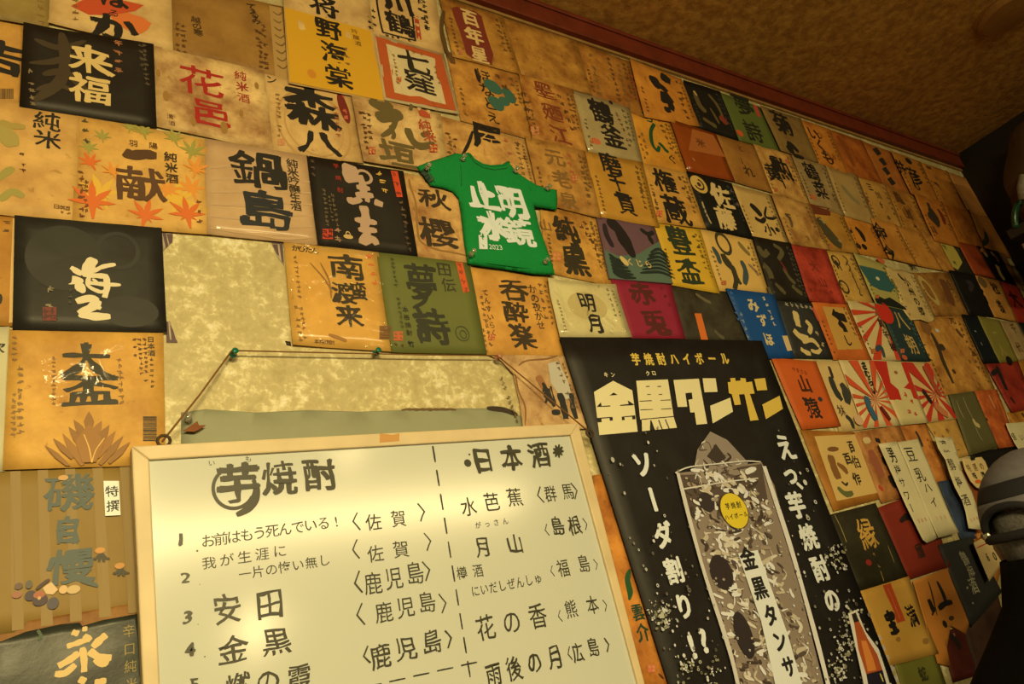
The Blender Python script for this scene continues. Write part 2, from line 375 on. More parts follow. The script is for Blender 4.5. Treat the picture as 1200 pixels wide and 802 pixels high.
# ------------------------------------------------------------------ setting
ZC = at(700, 38).z + .004            # ceiling height, read from the top of the trim
ZT = at(700, 56).z                   # lower edge of the trim
XR = at(1177, 290).x                 # where the wall meets the dark cross wall
def wallpaper():
    m = bpy.data.materials.new('gold_fleck_wallpaper'); m.use_nodes = True; b = m.node_tree.nodes['Principled BSDF']; L = m.node_tree.links.new
    g = nn(m, 'ShaderNodeNewGeometry')
    n1 = nn(m, 'ShaderNodeTexNoise'); n1.inputs['Scale'].default_value = 85; n1.inputs['Detail'].default_value = 7; n1.inputs['Roughness'].default_value = .7; n1.inputs['Distortion'].default_value = .3; L(g.outputs['Position'], n1.inputs['Vector'])
    n3 = nn(m, 'ShaderNodeTexNoise'); n3.inputs['Scale'].default_value = 24; n3.inputs['Detail'].default_value = 2; L(g.outputs['Position'], n3.inputs['Vector'])
    ad = nn(m, 'ShaderNodeMath'); ad.operation = 'MULTIPLY_ADD'; ad.inputs[1].default_value = .55; L(n3.outputs[0], ad.inputs[0]); L(n1.outputs[0], ad.inputs[2])
    cr = nn(m, 'ShaderNodeValToRGB'); e = cr.color_ramp.elements
    e[0].position = .55; e[0].color = (*alb((164, 138, 66)), 1); e[1].position = 1.0; e[1].color = (*alb((226, 204, 130)), 1)
    k = cr.color_ramp.elements.new(.80); k.color = (*alb((184, 158, 80)), 1); k = cr.color_ramp.elements.new(.88); k.color = (*alb((208, 182, 98)), 1)
    L(ad.outputs[0], cr.inputs[0]); L(cr.outputs[0], b.inputs['Base Color']); b.inputs['Roughness'].default_value = .5
    bp = nn(m, 'ShaderNodeBump'); bp.inputs['Strength'].default_value = .35; bp.inputs['Distance'].default_value = .002; L(n1.outputs[0], bp.inputs['Height']); L(bp.outputs[0], b.inputs['Normal'])
    return m
v, f = [], []; box(v, f, (-1.2, 0, -.0), (XR, .1, ZC + .1)); o = mesh('wall_back', v, f, wallpaper()); o['kind'] = 'structure'
# ceiling with a coarse pebbled paper
m = bpy.data.materials.new('pebbled_ceiling'); m.use_nodes = True; b = m.node_tree.nodes['Principled BSDF']; L_ = m.node_tree.links.new
g = nn(m, 'ShaderNodeNewGeometry'); n1 = nn(m, 'ShaderNodeTexNoise'); n1.inputs['Scale'].default_value = 46; n1.inputs['Detail'].default_value = 3; n1.inputs['Roughness'].default_value = .55
L_(g.outputs['Position'], n1.inputs['Vector']); cr = nn(m, 'ShaderNodeValToRGB'); e = cr.color_ramp.elements
e[0].position = .36; e[0].color = (*alb((160, 106, 30)), 1); e[1].position = .66; e[1].color = (*alb((200, 142, 46)), 1)
L_(n1.outputs[0], cr.inputs[0]); L_(cr.outputs[0], b.inputs['Base Color']); b.inputs['Roughness'].default_value = .85
bp = nn(m, 'ShaderNodeBump'); bp.inputs['Strength'].default_value = .45; bp.inputs['Distance'].default_value = .005; L_(n1.outputs[0], bp.inputs['Height']); L_(bp.outputs[0], b.inputs['Normal'])
v, f = [], []; box(v, f, (-1.2, -5.2, ZC), (4.2, .1, ZC + .1)); o = mesh('ceiling', v, f, m); o['kind'] = 'structure'
# red-brown picture rail under the ceiling
wood = plain('stained_wood', (108, 38, 12), .45, mott=.25, scale=30)
v, f = [], []; box(v, f, (-1.2, -.018, ZT), (XR, 0, ZC)); box(v, f, (-1.2, -.022, ZC - .012), (XR, -.018, ZC)); o = mesh('trim_1', v, f, wood); o['kind'] = 'structure'; bevel(o, .003)
v, f = [], []; box(v, f, (-1.2, -.006, ZT - .007), (XR, 0, ZT)); o = mesh('trim_2', v, f, plain('pale_bead', (158, 112, 44), .6, mott=.2)); o['kind'] = 'structure'
# dark cross wall at the far right end
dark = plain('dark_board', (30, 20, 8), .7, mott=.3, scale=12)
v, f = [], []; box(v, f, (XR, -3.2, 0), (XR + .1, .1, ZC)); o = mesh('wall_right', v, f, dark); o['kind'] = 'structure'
v, f = [], []; box(v, f, (-1.2, -5.2, -.1), (4.2, .1, 0)); o = mesh('floor', v, f, plain('floor_boards', (70, 45, 22), .5, mott=.3, scale=6)); o['kind'] = 'structure'
# grey-green backing where the wallpaper is torn away
torn = [(212, 484), (240, 480), (300, 484), (360, 481), (420, 483), (470, 481), (530, 479), (575, 479), (600, 483), (613, 490), (620, 512), (450, 530), (212, 545)]
s = Sheet('backing_paper', Q(212, 482, 616, 482, 620, 512, 212, 545), paper((142, 134, 78), 'clean'), poly=torn, off=.0008, amp=.0001, curl=0)
for i in range(7): s.L((98, 70, 24), 2.5, [(470 + i*8, 481 + R.random()), (478 + i*8, 480), (486 + i*8, 481)], kind='torn_edge')
s.L((50, 34, 14), 6, [(570, 479), (590, 481), (606, 487)], kind='torn_edge')
s.done('grey-green backing strip where wallpaper is torn above the whiteboard', 'backing', None)
s = Sheet('torn_flake', Q(212, 505, 235, 495, 240, 506, 222, 512), paper((165, 100, 35), 'stained'), poly=[(213, 508), (222, 502), (230, 496), (232, 501), (240, 501), (233, 506), (226, 509)], off=.004, amp=.003, curl=.004)
s.done('curled brown paper flake above the whiteboard frame left corner', 'paper scrap', None)
def sh(pts, col): 
    return pts, col
# faded purple corner marks left on the bare wallpaper
def corner(pts, lines, label):
    s = Sheet('corner_tape', pts, plain('faded_tape', (178, 150, 92), .6), off=.0006, amp=.0001, curl=0, n=2)
    for l in lines: s.P((88, 62, 44), l)
    s.done(label, 'tape')
corner(Q(189, 271, 203, 272, 202, 284, 191, 295), [[(190, 272), (194, 272), (198, 294), (195, 295)], [(195, 275), (202, 275), (202, 284), (199, 288)], [(190, 271), (203, 272), (203, 274), (190, 273)]], 'purple corner mark at top left of the bare wallpaper patch')
corner(Q(317, 283, 331, 284, 333, 312, 325, 302), [[(327, 286), (331, 286), (332, 308), (330, 308)], [(319, 287), (325, 287), (327, 301), (324, 298)], [(317, 284), (331, 285), (331, 287), (318, 286)]], 'purple corner mark at top right of the bare wallpaper patch')
corner(Q(194, 377, 199, 377, 208, 402, 195, 402), [[(194, 377), (197, 378), (199, 400), (195, 400)], [(199, 381), (203, 388), (206, 399), (201, 399)], [(195, 399), (208, 399), (208, 402), (195, 402)]], 'purple corner mark at lower left of the bare wallpaper patch')
s = Sheet('tape_scrap', Q(334, 400, 340, 401, 341, 406, 336, 405), plain('dark_tape', (50, 36, 16), .6), off=.0008, amp=.0003, curl=0, n=2); s.done('tiny dark tape scrap right of the green pin', 'tape', None)

# ------------------------------------------------------------------ labels: top left rows
s = lab(Q(-25, -45, 58, -30, 56, 36, -25, 22), (150, 120, 45)); s.M(44, -5, 50, 30, 5, FADE); s.done('dull green-brown label cut by the top left corner')
s = lab(Q(57, -62, 198, -45, 201, 62, 57, 29), CREAM); s.P((188, 70, 24), [(83, 10), (96, 3), (118, 0), (142, 3), (168, 9), (158, 16), (132, 20), (104, 20)], kind='sweet_potato'); s.P((206, 104, 34), [(128, 20), (150, 18), (166, 23), (177, 30), (172, 38), (162, 43), (146, 36), (134, 28)], kind='sweet_potato')
s.T('は', 133, 1, size=25, st='fat'); s.T('る', 133, 18, size=9, st='pen'); s.T('か', 133, 35, size=34, st='fat', asp=1.15); s.M(88, 3, 88, 25, 4, FADE); s.done('cream label with two red sweet potatoes and black brushwork')
s = lab(Q(199, -20, 331, 10, 338, 96, 200, 62), TAN); s.P((168, 126, 52), [(315, 8), (329, 11), (338, 95), (322, 91)]); s.T('越の寒', 229, 25, 232, 40, 8, (70, 44, 12), 'script'); s.T('てるみ', 294, 10, 300, 26, 9, (52, 34, 10), 'script')
s.M(207, 30, 208, 60, 4, BROWN); s.M(214, 32, 216, 62, 4, BROWN); s.M(300, 38, 303, 55, 4, BROWN); s.M(308, 32, 312, 82, 4, BROWN); s.M(304, 40, 306, 80, 4, BROWN)
for i in range(8): s.L((120, 84, 28), 1.2, [(319 + i*.8, 15 + i*9), (326 + i*.8, 19 + i*9), (332 + i*.8, 14 + i*9)])
s.done('plain dark tan label with tiny writing above the red-written label')
s = lab(Q(328, -55, 425, -32, 448, 121, 338, 100), CREAM); s.P((206, 146, 22), [(331, 12), (433, 39), (449, 122), (337, 101)]); s.T('将野海棠', 378, 10, 396, 93, 25, st='brush'); s.T('吟醸酒', 414, 40, 418, 54, 6, BROWN, 'small'); s.E((196, 120, 24), 364, 90, 5, 5); s.M(404, 60, 406, 78, 4, FADE)
s.done('bright yellow label with four black brushed characters, top edge')
s = lab(Q(426, -48, 505, -28, 519, 67, 436, 42), CREAM); s.L(INK, 1.6, [(439, -20), (441, 8), (447, 38), (451, 41), (482, 49), (485, 46), (480, 10), (474, -12)], taper=0); s.T('川鶴', 465, 4, 467, 30, 26, st='brush'); s.P((172, 62, 26), [(484, 21), (489, 22), (493, 50), (487, 48)]); s.M(487, 24, 490, 48, 5, CREAM)
s.M(490, 4, 498, 35, 5, INK); s.M(495, 4, 500, 35, 4, INK); s.M(428, 14, 433, 36, 4, INK); s.M(436, 15, 438, 32, 4, INK); s.M(452, 44, 478, 50, 3, INK); s.done('cream label with black rounded outline round bold characters, top edge')
s = lab(Q(437, 42, 518, 66, 536, 136, 449, 119), PALE, 'gloss', off=.004); s.P((178, 78, 24), [(439, 45), (516, 67), (533, 133), (451, 117)]); s.P(PALE, [(451, 54), (508, 71), (521, 125), (461, 111)]); s.T('七', 483, 75, size=26, st='brush', asp=1.2); s.T('窪', 490, 98, size=27, st='brush', asp=1.1); s.S(466, 96, 6, (180, 90, 40)); s.M(460, 68, 465, 100, 3, FADE); s.M(508, 82, 513, 100, 3, FADE); s.M(476, 62, 492, 66, 3, FADE)
s.done('square label with thick orange border in clear plastic'); sleeve(s, Q(437, 42, 518, 66, 536, 136, 449, 119))

# row B
s = lab(Q(-25, 14, 28, 31, 23, 122, -25, 114), KRAFT); s.T('吉', 0, 68, size=42, st='brush'); s.B(0, 105, 16, 117); s.done('kraft label with barcode cut by left edge beside the black label')
s = lab(Q(29, 32, 178, 56, 182, 152, 24, 128), BLACK, 'dark', off=.0045); s.L((62, 46, 20), 7, [(40, 50), (70, 60), (100, 52)], taper=.8); s.L((62, 46, 20), 9, [(72, 42), (76, 70), (70, 100), (40, 122)], taper=.6); s.L((62, 46, 20), 6, [(34, 78), (62, 76), (95, 66)], taper=.8); s.L((62, 46, 20), 8, [(50, 92), (78, 90), (110, 122)], taper=.7); s.L((62, 46, 20), 6, [(42, 110), (66, 104), (88, 112)], taper=.8)
s.T('来福', 105, 74, 106, 109, 34, (206, 166, 78), 'brush', asp=1.05); s.M(137, 54, 139, 86, 6, (150, 90, 40)); s.M(168, 58, 172, 102, 4, (84, 66, 34)); s.M(164, 58, 166, 80, 4, (84, 66, 34)); s.M(36, 88, 38, 126, 5, (120, 96, 48)); s.done('black label with two pale characters, upper left')
s = lab(Q(180, 57, 308, 86, 319, 178, 184, 150), CREAM, 'stained'); s.T('花', 236, 98, size=34, col=(158, 30, 16), st='script', asp=1.1); s.T('邑', 246, 135, size=32, col=(158, 30, 16), st='script', asp=1.15); s.T('純米酒', 281, 91, 285, 117, 11, (150, 40, 20), 'script'); s.T('清酒', 199, 139, 201, 147, 6, BROWN, 'small')
for a in ((194, 115, 6), (300, 103, 4), (262, 152, 7), (282, 135, 4), (185, 88, 4), (226, 145, 5)): s.E((150, 104, 34), a[0], a[1], a[2] * .6, a[2], kind='stain')
s.done('stained cream label with two large red brushed characters')
s = lab(Q(306, 88, 411, 112, 425, 192, 318, 179), (206, 160, 74)); s.E((178, 130, 54), 368, 150, 43, 42, ring=.06); s.E((182, 134, 58), 368, 150, 34, 33, ring=.05); s.T('森', 366, 128, size=46, st='fat', asp=1.1); s.T('八', 373, 168, size=30, st='fat', asp=1.35); s.E((110, 30, 14), 402, 128, 5.5, 17, rot=.12); s.M(400, 115, 405, 140, 5, (190, 90, 50)); s.M(325, 112, 327, 160, 4, FADE); s.T('ン', 317, 95, size=10, st='pen'); s.S(329, 168, 8, (190, 120, 60)); s.M(393, 128, 396, 160, 4, (160, 90, 40))
s.done('cream label with bold black characters inside a faint circle')
s = lab(Q(411, 112, 514, 137, 524, 208, 425, 191), CREAM, 'stained'); C1 = (98, 78, 30)
s.L(C1, 13, [(432, 119), (446, 128), (456, 124)]); s.L(C1, 15, [(439, 141), (455, 139), (469, 136)], taper=.7); s.L(C1, 5, [(464, 142), (456, 156), (445, 163)]); s.L(C1, 4, [(455, 150), (460, 160), (458, 166)]); s.L(C1, 8, [(478, 128), (482, 130)], taper=.2); s.L(C1, 8, [(476, 153), (480, 165), (490, 174), (508, 172)], taper=.4); s.L(C1, 6, [(492, 162), (502, 158)])
s.T('垣', 465, 184, size=31, col=C1, st='brush', asp=1.25); s.P((176, 70, 26), [(486, 127), (500, 130), (503, 142), (490, 139)]); s.M(489, 131, 500, 134, 5, CREAM); s.T('純米', 496, 150, 501, 163, 13, (170, 66, 26), 'script'); s.S(506, 177, 9, (165, 50, 20)); s.M(424, 136, 428, 176, 4, BROWN); s.M(430, 138, 433, 165, 4, BROWN); s.M(421, 136, 424, 150, 4, BROWN); s.S(434, 180, 8, (160, 50, 20))
s.done('stained cream label with large olive-brown brushwork and red seals')
# row C
s = lab(Q(-25, 116, 93, 138, 87, 264, -25, 250), (205, 152, 62)); s.T('純米', 55, 145, 56, 166, 22, st='script'); s.L((150, 130, 46), 8, [(-5, 215), (8, 205), (16, 200)]); s.L((150, 130, 46), 8, [(0, 238), (14, 228), (28, 234)]); s.L((160, 134, 50), 16, [(-8, 150), (6, 160), (16, 175)]); s.L((158, 128, 44), 7, [(0, 145), (12, 150), (30, 152)]); s.M(26, 184, 27, 203, 4, BROWN); s.T('日本酒', 66, 245, 78, 247, 6, BROWN, 'small'); s.M(65, 251, 80, 253, 3, BROWN); s.done('orange-tan label with faint green leaves at the left edge')
s = lab(Q(92, 137, 240, 167, 243, 276, 86, 265), (212, 156, 58), off=.003)
def maple(s, col, cx, cy, r, rot=0):
    L = s.lift(); c = at(cx, cy); rz = zh(cx, cy, 2*r)/2; pts = []
    for k in range(7):
        a = math.radians(-132 + rot + k * 44) + math.pi / 2; le = (.5, .85, 1, 1.1, 1, .85, .5)[k]
        for da, kk in ((-16, .48), (-7, .72), (0, 1), (7, .72), (16, .48)): b_ = a + math.radians(da); pts.append((c.x + math.cos(b_) * rz * le * kk, c.z + math.sin(b_) * rz * le * kk))
        b_ = a + math.radians(22); pts.append((c.x + math.cos(b_) * rz * .28, c.z + math.sin(b_) * rz * .28)) if k < 6 else None
    b_ = math.radians(rot) - math.pi / 2; pts += [(c.x + math.cos(b_ - .05) * rz * .8, c.z + math.sin(b_ - .05) * rz * .8), (c.x + math.cos(b_ + .05) * rz * .8, c.z + math.sin(b_ + .05) * rz * .8)]
    v, f = cdt(pts); s.add('maple_leaf', col, v, f, L)
G1 = (150, 134, 44); O1 = (206, 96, 24); O2 = (214, 130, 34); Y1 = (214, 160, 40)
for a in ((Y1, 118, 230, 22), (Y1, 206, 236, 24), (O2, 196, 226, 15), (O2, 224, 224, 16), (G1, 104, 176, 10), (G1, 120, 163, 9), (G1, 168, 157, 11), (G1, 204, 165, 11), (G1, 224, 180, 14), (G1, 152, 152, 9), (O1, 106, 193, 12), (O1, 108, 240, 24), (O1, 170, 255, 19), (O1, 219, 254, 20), (O2, 229, 201, 14), (O2, 132, 204, 11)):
    maple(s, a[0], a[1], a[2], a[3], R.uniform(-30, 30))
s.T('羽陽', 156, 171, 179, 174, 8, BROWN, 'small'); s.L((80, 48, 16), 11, [(145, 181), (155, 185), (170, 184), (183, 186)], taper=.3); s.T('献', 165, 219, size=42, col=(84, 50, 18), st='brush', asp=1.1); s.T('純米酒', 199, 187, 201, 212, 12, (60, 42, 16), 'script')
s.M(99, 145, 101, 168, 5, (70, 60, 22)); s.M(95, 205, 95, 256, 5, (110, 60, 20)); s.M(101, 210, 101, 250, 4, (110, 60, 20)); s.M(232, 240, 233, 262, 5, (110, 60, 20)); s.done('label printed with green and orange maple leaves')
s = lab(Q(240, 166, 360, 186, 373, 289, 243, 276), (196, 152, 82), 'gloss', off=.0035); 
for i in range(6): s.L((184, 142, 76), 3, [(246, 200+i*14), (290, 196+i*16), (330, 212+i*14), (365, 216+i*13)], kind='paper_streak')
s.T('鍋', 302, 202, size=44, st='brush', asp=1.25); s.T('島', 310, 248, size=48, col=(34, 34, 26), st='brush', asp=1.15); s.T('純米吟醸生酒', 341, 194, 346, 244, 11, (52, 36, 12), 'script')
s.done('pale streaked label with large black brushwork beside the maple label')
s = lab(Q(359, 186, 470, 204, 487, 302, 372, 289), BLACK, 'dark', off=.0045)
PK = (178, 138, 84)
s.L(PK, 15, [(409, 196), (408, 206), (413, 217)], taper=.3); s.E(PK, 425, 210, 10, 8.5, ring=.35); s.L(PK, 8, [(420, 208), (424, 222), (424, 232)], taper=.2); s.L(PK, 6, [(416, 222), (432, 224)], taper=.4); s.L(PK, 7, [(415, 231), (436, 232)], taper=.4); s.L(PK, 7, [(408, 234), (411, 239), (422, 236)], taper=.3); s.L(PK, 6, [(426, 236), (432, 238)]); s.L(PK, 8, [(437, 239), (447, 243)], taper=.3)
s.L(PK, 9, [(424, 244), (427, 258), (425, 270)], taper=.2); s.L(PK, 7, [(414, 260), (440, 264)], taper=.5); s.L(PK, 7, [(418, 272), (440, 273)], taper=.5); s.L(PK, 8, [(430, 275), (423, 287), (434, 283), (440, 290)], taper=.3)
s.M(443, 206, 452, 235, 6, (200, 150, 50)); s.P((196, 62, 20), [(456, 203), (464, 204), (470, 234), (463, 234)]); s.M(460, 207, 466, 230, 5, (120, 40, 16)); s.T('芋焼酎', 392, 198, 397, 226, 6, (160, 44, 20), 'small'); s.M(388, 232, 394, 267, 4, (96, 78, 40)); s.M(378, 226, 382, 268, 4, (96, 78, 40)); s.M(384, 234, 388, 262, 3, (96, 78, 40)); s.M(468, 240, 473, 264, 5, (96, 70, 36)); s.M(472, 268, 478, 296, 4, (80, 62, 34)); s.M(364, 192, 366, 208, 4, (80, 62, 34)); s.S(382, 278, 12, (186, 54, 24), (60, 20, 8)); s.M(394, 274, 395, 284, 6, (150, 110, 60)); s.E((190, 150, 70), 406, 281, 5.5, 2.6); s.E((190, 150, 70), 406, 279, 3, 4.5, ring=.3)
s.done('black label with fat pinkish brush characters and orange stripe')
s = lab(Q(468, 205, 546, 216, 550, 313, 487, 302), (204, 152, 66), 'stained'); s.L((140, 96, 32), 2, [(478, 212), (480, 222), (486, 240), (488, 270), (492, 285), (510, 294), (530, 298), (547, 302)], taper=.2); s.T('秋', 507, 235, size=24, col=(54, 38, 14), st='brush', asp=1.4); s.T('櫻', 512, 275, size=35, col=(54, 38, 14), st='brush', asp=1.2); s.M(497, 282, 499, 292, 4, (180, 90, 40)); s.done('cream label with ragged brown outline left of the green shirt')
# row B continued, under and right of the shirt
s = lab(Q(513, 137, 616, 166, 634, 238, 524, 208), (200, 144, 56), 'stained'); s.T('屋', 571, 161, size=31, st='brush', asp=1.15); s.L(INK, 3, [(553, 155), (548, 170), (541, 183)]); s.M(524, 158, 526, 180, 5, BROWN); s.M(532, 164, 533, 182, 4, BROWN); s.M(606, 170, 614, 186, 6, BROWN); s.M(592, 166, 596, 180, 5, (170, 90, 40)); s.done('label with one black brushed character above the green shirt')
s = lab(Q(614, 163, 684, 180, 702, 258, 632, 240), (190, 132, 44), 'stained'); s.T('元老泉', 648, 187, 664, 237, 20, FADE, 'brush', asp=1.1); s.M(664, 185, 670, 215, 6, (170, 84, 36)); s.M(682, 190, 688, 240, 5, FADE); s.S(671, 211, 7, (180, 90, 36)); s.done('brown-spotted label with faded brown writing, right of the shirt shoulder')
# top row under the rail
s = lab(Q(514, -2, 588, 22, 609, 89, 530, 68), OLD, 'stained'); s.P((120, 44, 20), [(528, 12), (533, 10), (555, 15), (563, 21), (568, 40), (577, 66), (575, 78), (556, 74), (545, 65), (538, 40), (530, 20)]); s.T('百年星', 549, 23, 560, 66, 19, (214, 170, 82), 'brush', asp=.9); s.L((90, 60, 18), 4, [(519, 15), (516, 35), (520, 55), (524, 66)]); s.done('aged label with dark red cartouche and pale characters under the rail')
s = lab(Q(588, 22, 674, 50, 692, 112, 609, 89), OLD, 'stained'); s.M(634, 60, 640, 90, 4, (170, 104, 36)); s.done('blank wrinkled ochre label under the rail, right of the red cartouche')
s = lab(Q(674, 50, 737, 73, 754, 139, 692, 112), (176, 112, 30), 'stained'); s.M(692, 66, 704, 118, 5, FADE); s.M(712, 70, 726, 118, 4, BROWN); s.M(724, 78, 736, 124, 4, FADE); s.M(740, 90, 746, 115, 5, (150, 70, 26)); s.done('dark ochre label with columns of faded print under the rail')
s = lab(Q(737, 72, 797, 95, 818, 150, 754, 139), (206, 128, 32)); s.L(INK, 10, [(763, 91), (766, 98), (772, 106)]); s.L(INK, 10, [(772, 90), (778, 94), (784, 98)]); s.L(INK, 7, [(768, 100), (776, 106), (780, 110)], taper=.3); s.L(INK, 12, [(772, 114), (778, 117), (784, 116)], taper=.2); s.L(INK, 7, [(780, 117), (784, 124), (785, 131)], taper=.3); s.L(INK, 6, [(777, 130), (784, 131)]); s.M(792, 104, 795, 110, 5, BROWN); s.M(796, 118, 804, 140, 4, BROWN); s.done('orange label with one blobby black character under the rail')
s = lab(Q(799, 96, 842, 109, 864, 166, 818, 151), (24, 22, 12), 'dark', off=.004); 
for a in (((812, 109), (818, 125), (826, 133), 6), ((828, 112), (838, 124), (846, 142), 4), ((822, 140), (834, 148), (838, 150), 5), ((830, 128), (836, 138), (841, 147), 3)): s.L((96, 76, 30), a[3], a[:3])
s.L((130, 50, 22), 8, [(841, 138), (847, 144), (850, 148)]); s.L((190, 150, 60), 2.5, [(811, 108), (815, 114)]); s.done('black label with dull gold leaf drawing under the rail')
s = lab(Q(842, 109, 889, 126, 913, 178, 864, 165), (92, 98, 30), 'clean'); s.T('夢詩', 870, 124, 882, 155, 23, (32, 34, 14), 'brush'); s.P((196, 62, 40), [(880, 119), (884, 120), (891, 138), (887, 137)]); s.E((200, 84, 30), 866, 157, 3.5, 3.5); s.done('green label with small red stripe under the rail')
s = lab(Q(889, 126, 936, 141, 957, 192, 913, 178), (140, 104, 38)); s.T('菊', 914, 146, size=26, st='fat'); s.L(INK, 7, [(920, 172), (926, 180), (923, 170), (934, 180)]); s.L(INK, 4, [(928, 183), (940, 187)]); s.done('dull brown label with heavy black brush blot under the rail')
s = lab(Q(936, 141, 971, 153, 992, 205, 957, 192), (206, 124, 30)); s.T('いくも', 952, 158, 968, 186, 15, (60, 32, 10), 'brush'); s.T('つい', 958, 160, 973, 185, 10, (100, 44, 14), 'script'); s.done('orange label with wandering dark brown script under the rail')
s = lab(Q(971, 153, 1009, 166, 1033, 216, 992, 205), (176, 92, 20), 'stained'); s.L((140, 68, 16), 7, [(980, 160), (990, 175), (1000, 196)]); s.done('blank burnt-orange label under the rail')
s = lab(Q(1009, 166, 1042, 178, 1066, 228, 1033, 216), (176, 98, 26)); 
for i, a in enumerate(((1027, 178), (1034, 190), (1038, 201), (1044, 213))): s.L((40, 34, 18), 9, [(a[0]-3, a[1]-4), (a[0]+3, a[1]+4)], taper=.1)
s.done('brown label with a column of four dark blots under the rail')
s = lab(Q(1042, 178, 1077, 191, 1100, 239, 1066, 228), (178, 108, 26)); s.T('井', 1054, 197, size=14, st='fat'); s.E(INK, 1063, 190, 3, 3); s.T('彦', 1070, 208, size=20, st='brush'); s.T('心', 1072, 219, size=10, st='brush'); s.done('ochre label with crowded black marks and a dot under the rail')
s = lab(Q(1077, 191, 1109, 202, 1133, 248, 1100, 239), (184, 112, 28)); s.M(1086, 196, 1096, 216, 7, BROWN); s.M(1096, 210, 1104, 232, 5, FADE); s.done('ochre label with a thin dark column near the end of the rail')
s = lab(Q(1109, 202, 1141, 213, 1164, 259, 1133, 248), (184, 118, 40)); s.L((120, 24, 10), 4, [(1107, 202), (1114, 214), (1124, 232)], taper=.2); s.done('dim label with thin red line, last one under the rail')
# row 2 right
s = lab(Q(524, 66, 607, 89, 623, 165, 540, 142), (196, 132, 40), 'stained', off=.0012); s.L(INK, 3, [(556, 82), (559, 92), (562, 98)]); s.T('ほなとえ', 566, 90, 577, 139, 15, (44, 32, 12), 'script'); GR = (54, 92, 56)
s.E(GR, 577, 103, 10, 7, rot=-.5); s.L(GR, 11, [(588, 105), (596, 112), (598, 122)], taper=.7); s.L(GR, 13, [(576, 114), (580, 122), (590, 128)], taper=.7); s.E(GR, 590, 120, 6, 5); s.M(583, 90, 592, 104, 6, BROWN); s.L((100, 66, 22), 7, [(524, 62), (528, 70), (530, 76)]); s.done('ochre label with three green comma shapes above the shirt')
s = lab(Q(607, 89, 670, 107, 686, 180, 623, 165), (200, 134, 42), 'stained'); s.T('墨廼江', 636, 108, 655, 160, 20, (120, 50, 18), 'script', asp=1.1); s.M(612, 112, 622, 150, 6, BROWN); s.M(654, 115, 668, 152, 5, BROWN); s.S(625, 155, 10, (200, 110, 50)); s.done('ochre label with thin reddish-brown script and red seal')
s = lab(Q(670, 108, 736, 128, 752, 194, 688, 179), (176, 148, 76), 'gloss', off=.0035); s.T('鶴釜', 703, 133, 716, 162, 27, st='brush'); s.E((200, 96, 44), 697, 167, 5, 3.5); s.M(722, 136, 736, 172, 4, BROWN); s.E(INK, 714, 122, 2, 2); s.done('grey-green glossy label with two black characters in the second row')
s = lab(Q(736, 128, 784, 142, 806, 205, 752, 192), (208, 136, 30)); GN = (26, 70, 26); s.T('ち', 758, 138, size=13, col=GN, st='brush'); s.L(GN, 4, [(766, 146), (762, 155), (764, 170), (770, 177), (772, 172)], taper=.3); s.L(GN, 4, [(771, 168), (776, 172), (780, 177), (783, 178)]); s.T('ぐ', 787, 187, size=11, col=(40, 40, 14), st='script'); s.M(772, 142, 786, 175, 4, BROWN); s.M(752, 158, 758, 180, 4, FADE); s.done('orange label with a green curling brush line')
s = lab(Q(784, 142, 837, 159, 859, 214, 804, 202), (150, 66, 14), 'gloss'); s.P((168, 90, 26), [(809, 153), (834, 160), (848, 186), (805, 178)]); s.T('米', 819, 169, size=10, col=(110, 56, 14), st='brush'); s.L((190, 130, 54), 1.3, [(809, 187), (812, 191)]); s.done('rust brown label with lighter square panel')
s = lab(Q(837, 159, 882, 172, 904, 227, 859, 214), (160, 104, 30)); s.T('とー', 866, 175, 868, 190, 8, BROWN, 'script'); s.T('れ', 876, 202, size=13, col=(62, 40, 12), st='script'); s.done('dull tan label with tiny centre writing, right of rust brown label')
s = lab(Q(882, 170, 926, 182, 948, 240, 904, 227), (206, 150, 56), 'stained'); s.T('勲', 915, 198, size=24, st='brush'); s.T('黄', 905, 203, size=20, st='brush'); s.L(INK, 2, [(914, 208), (920, 222)]); s.L(INK, 2, [(920, 200), (930, 216)]); s.E((190, 100, 40), 922, 190, 2.5, 2.5); s.done('cream label with dense black brushwork and long tails')
s = lab(Q(926, 182, 966, 195, 988, 254, 948, 240), (160, 126, 58), off=.003); s.T('鶴', 949, 202, size=20, st='brush'); s.T('菜', 960, 224, size=19, st='brush'); s.E((196, 96, 40), 951, 232, 3, 3); s.done('grey-tan label with black characters and orange dot')
s = lab(Q(966, 195, 1003, 207, 1026, 265, 988, 254), (190, 148, 66), 'gloss'); s.L((140, 118, 56), 6, [(984, 218), (996, 232), (1006, 240)]); s.L((120, 70, 26), 3, [(1008, 228), (1014, 234), (1015, 241)]); s.done('pale blotchy label with faint grey painting in second row')
s = lab(Q(1003, 207, 1036, 217, 1060, 274, 1026, 265), (190, 134, 44)); s.T('三川', 1018, 220, 1028, 230, 8, INK, 'fat'); s.M(1031, 242, 1040, 256, 6, BROWN); s.done('ochre label with small black ticks in second row')
s = lab(Q(1036, 217, 1069, 228, 1093, 283, 1060, 274), (178, 116, 32), 'stained'); s.T('亀山', 1052, 232, 1062, 250, 14, BROWN, 'brush'); s.M(1064, 250, 1072, 266, 6, BROWN); s.done('brown-stained label with smudged brown writing in second row')
s = lab(Q(1069, 228, 1102, 238, 1124, 291, 1093, 283), (184, 108, 26)); s.L((56, 42, 22), 15, [(1086, 248), (1092, 254), (1092, 262)], taper=.2); s.L((56, 42, 22), 6, [(1084, 240), (1088, 243)]); s.L((110, 36, 12), 5, [(1097, 246), (1103, 256), (1105, 264)]); s.T('川', 1092, 270, size=9, st='fat'); s.done('ochre label with dark mask-like drawing in second row')
s = lab(Q(1102, 238, 1134, 247, 1155, 297, 1124, 291), (180, 104, 24), 'stained'); s.L(FADE, 2, [(1122, 270), (1128, 280)]); s.done('blank orange-brown label in second row near the dark corner')
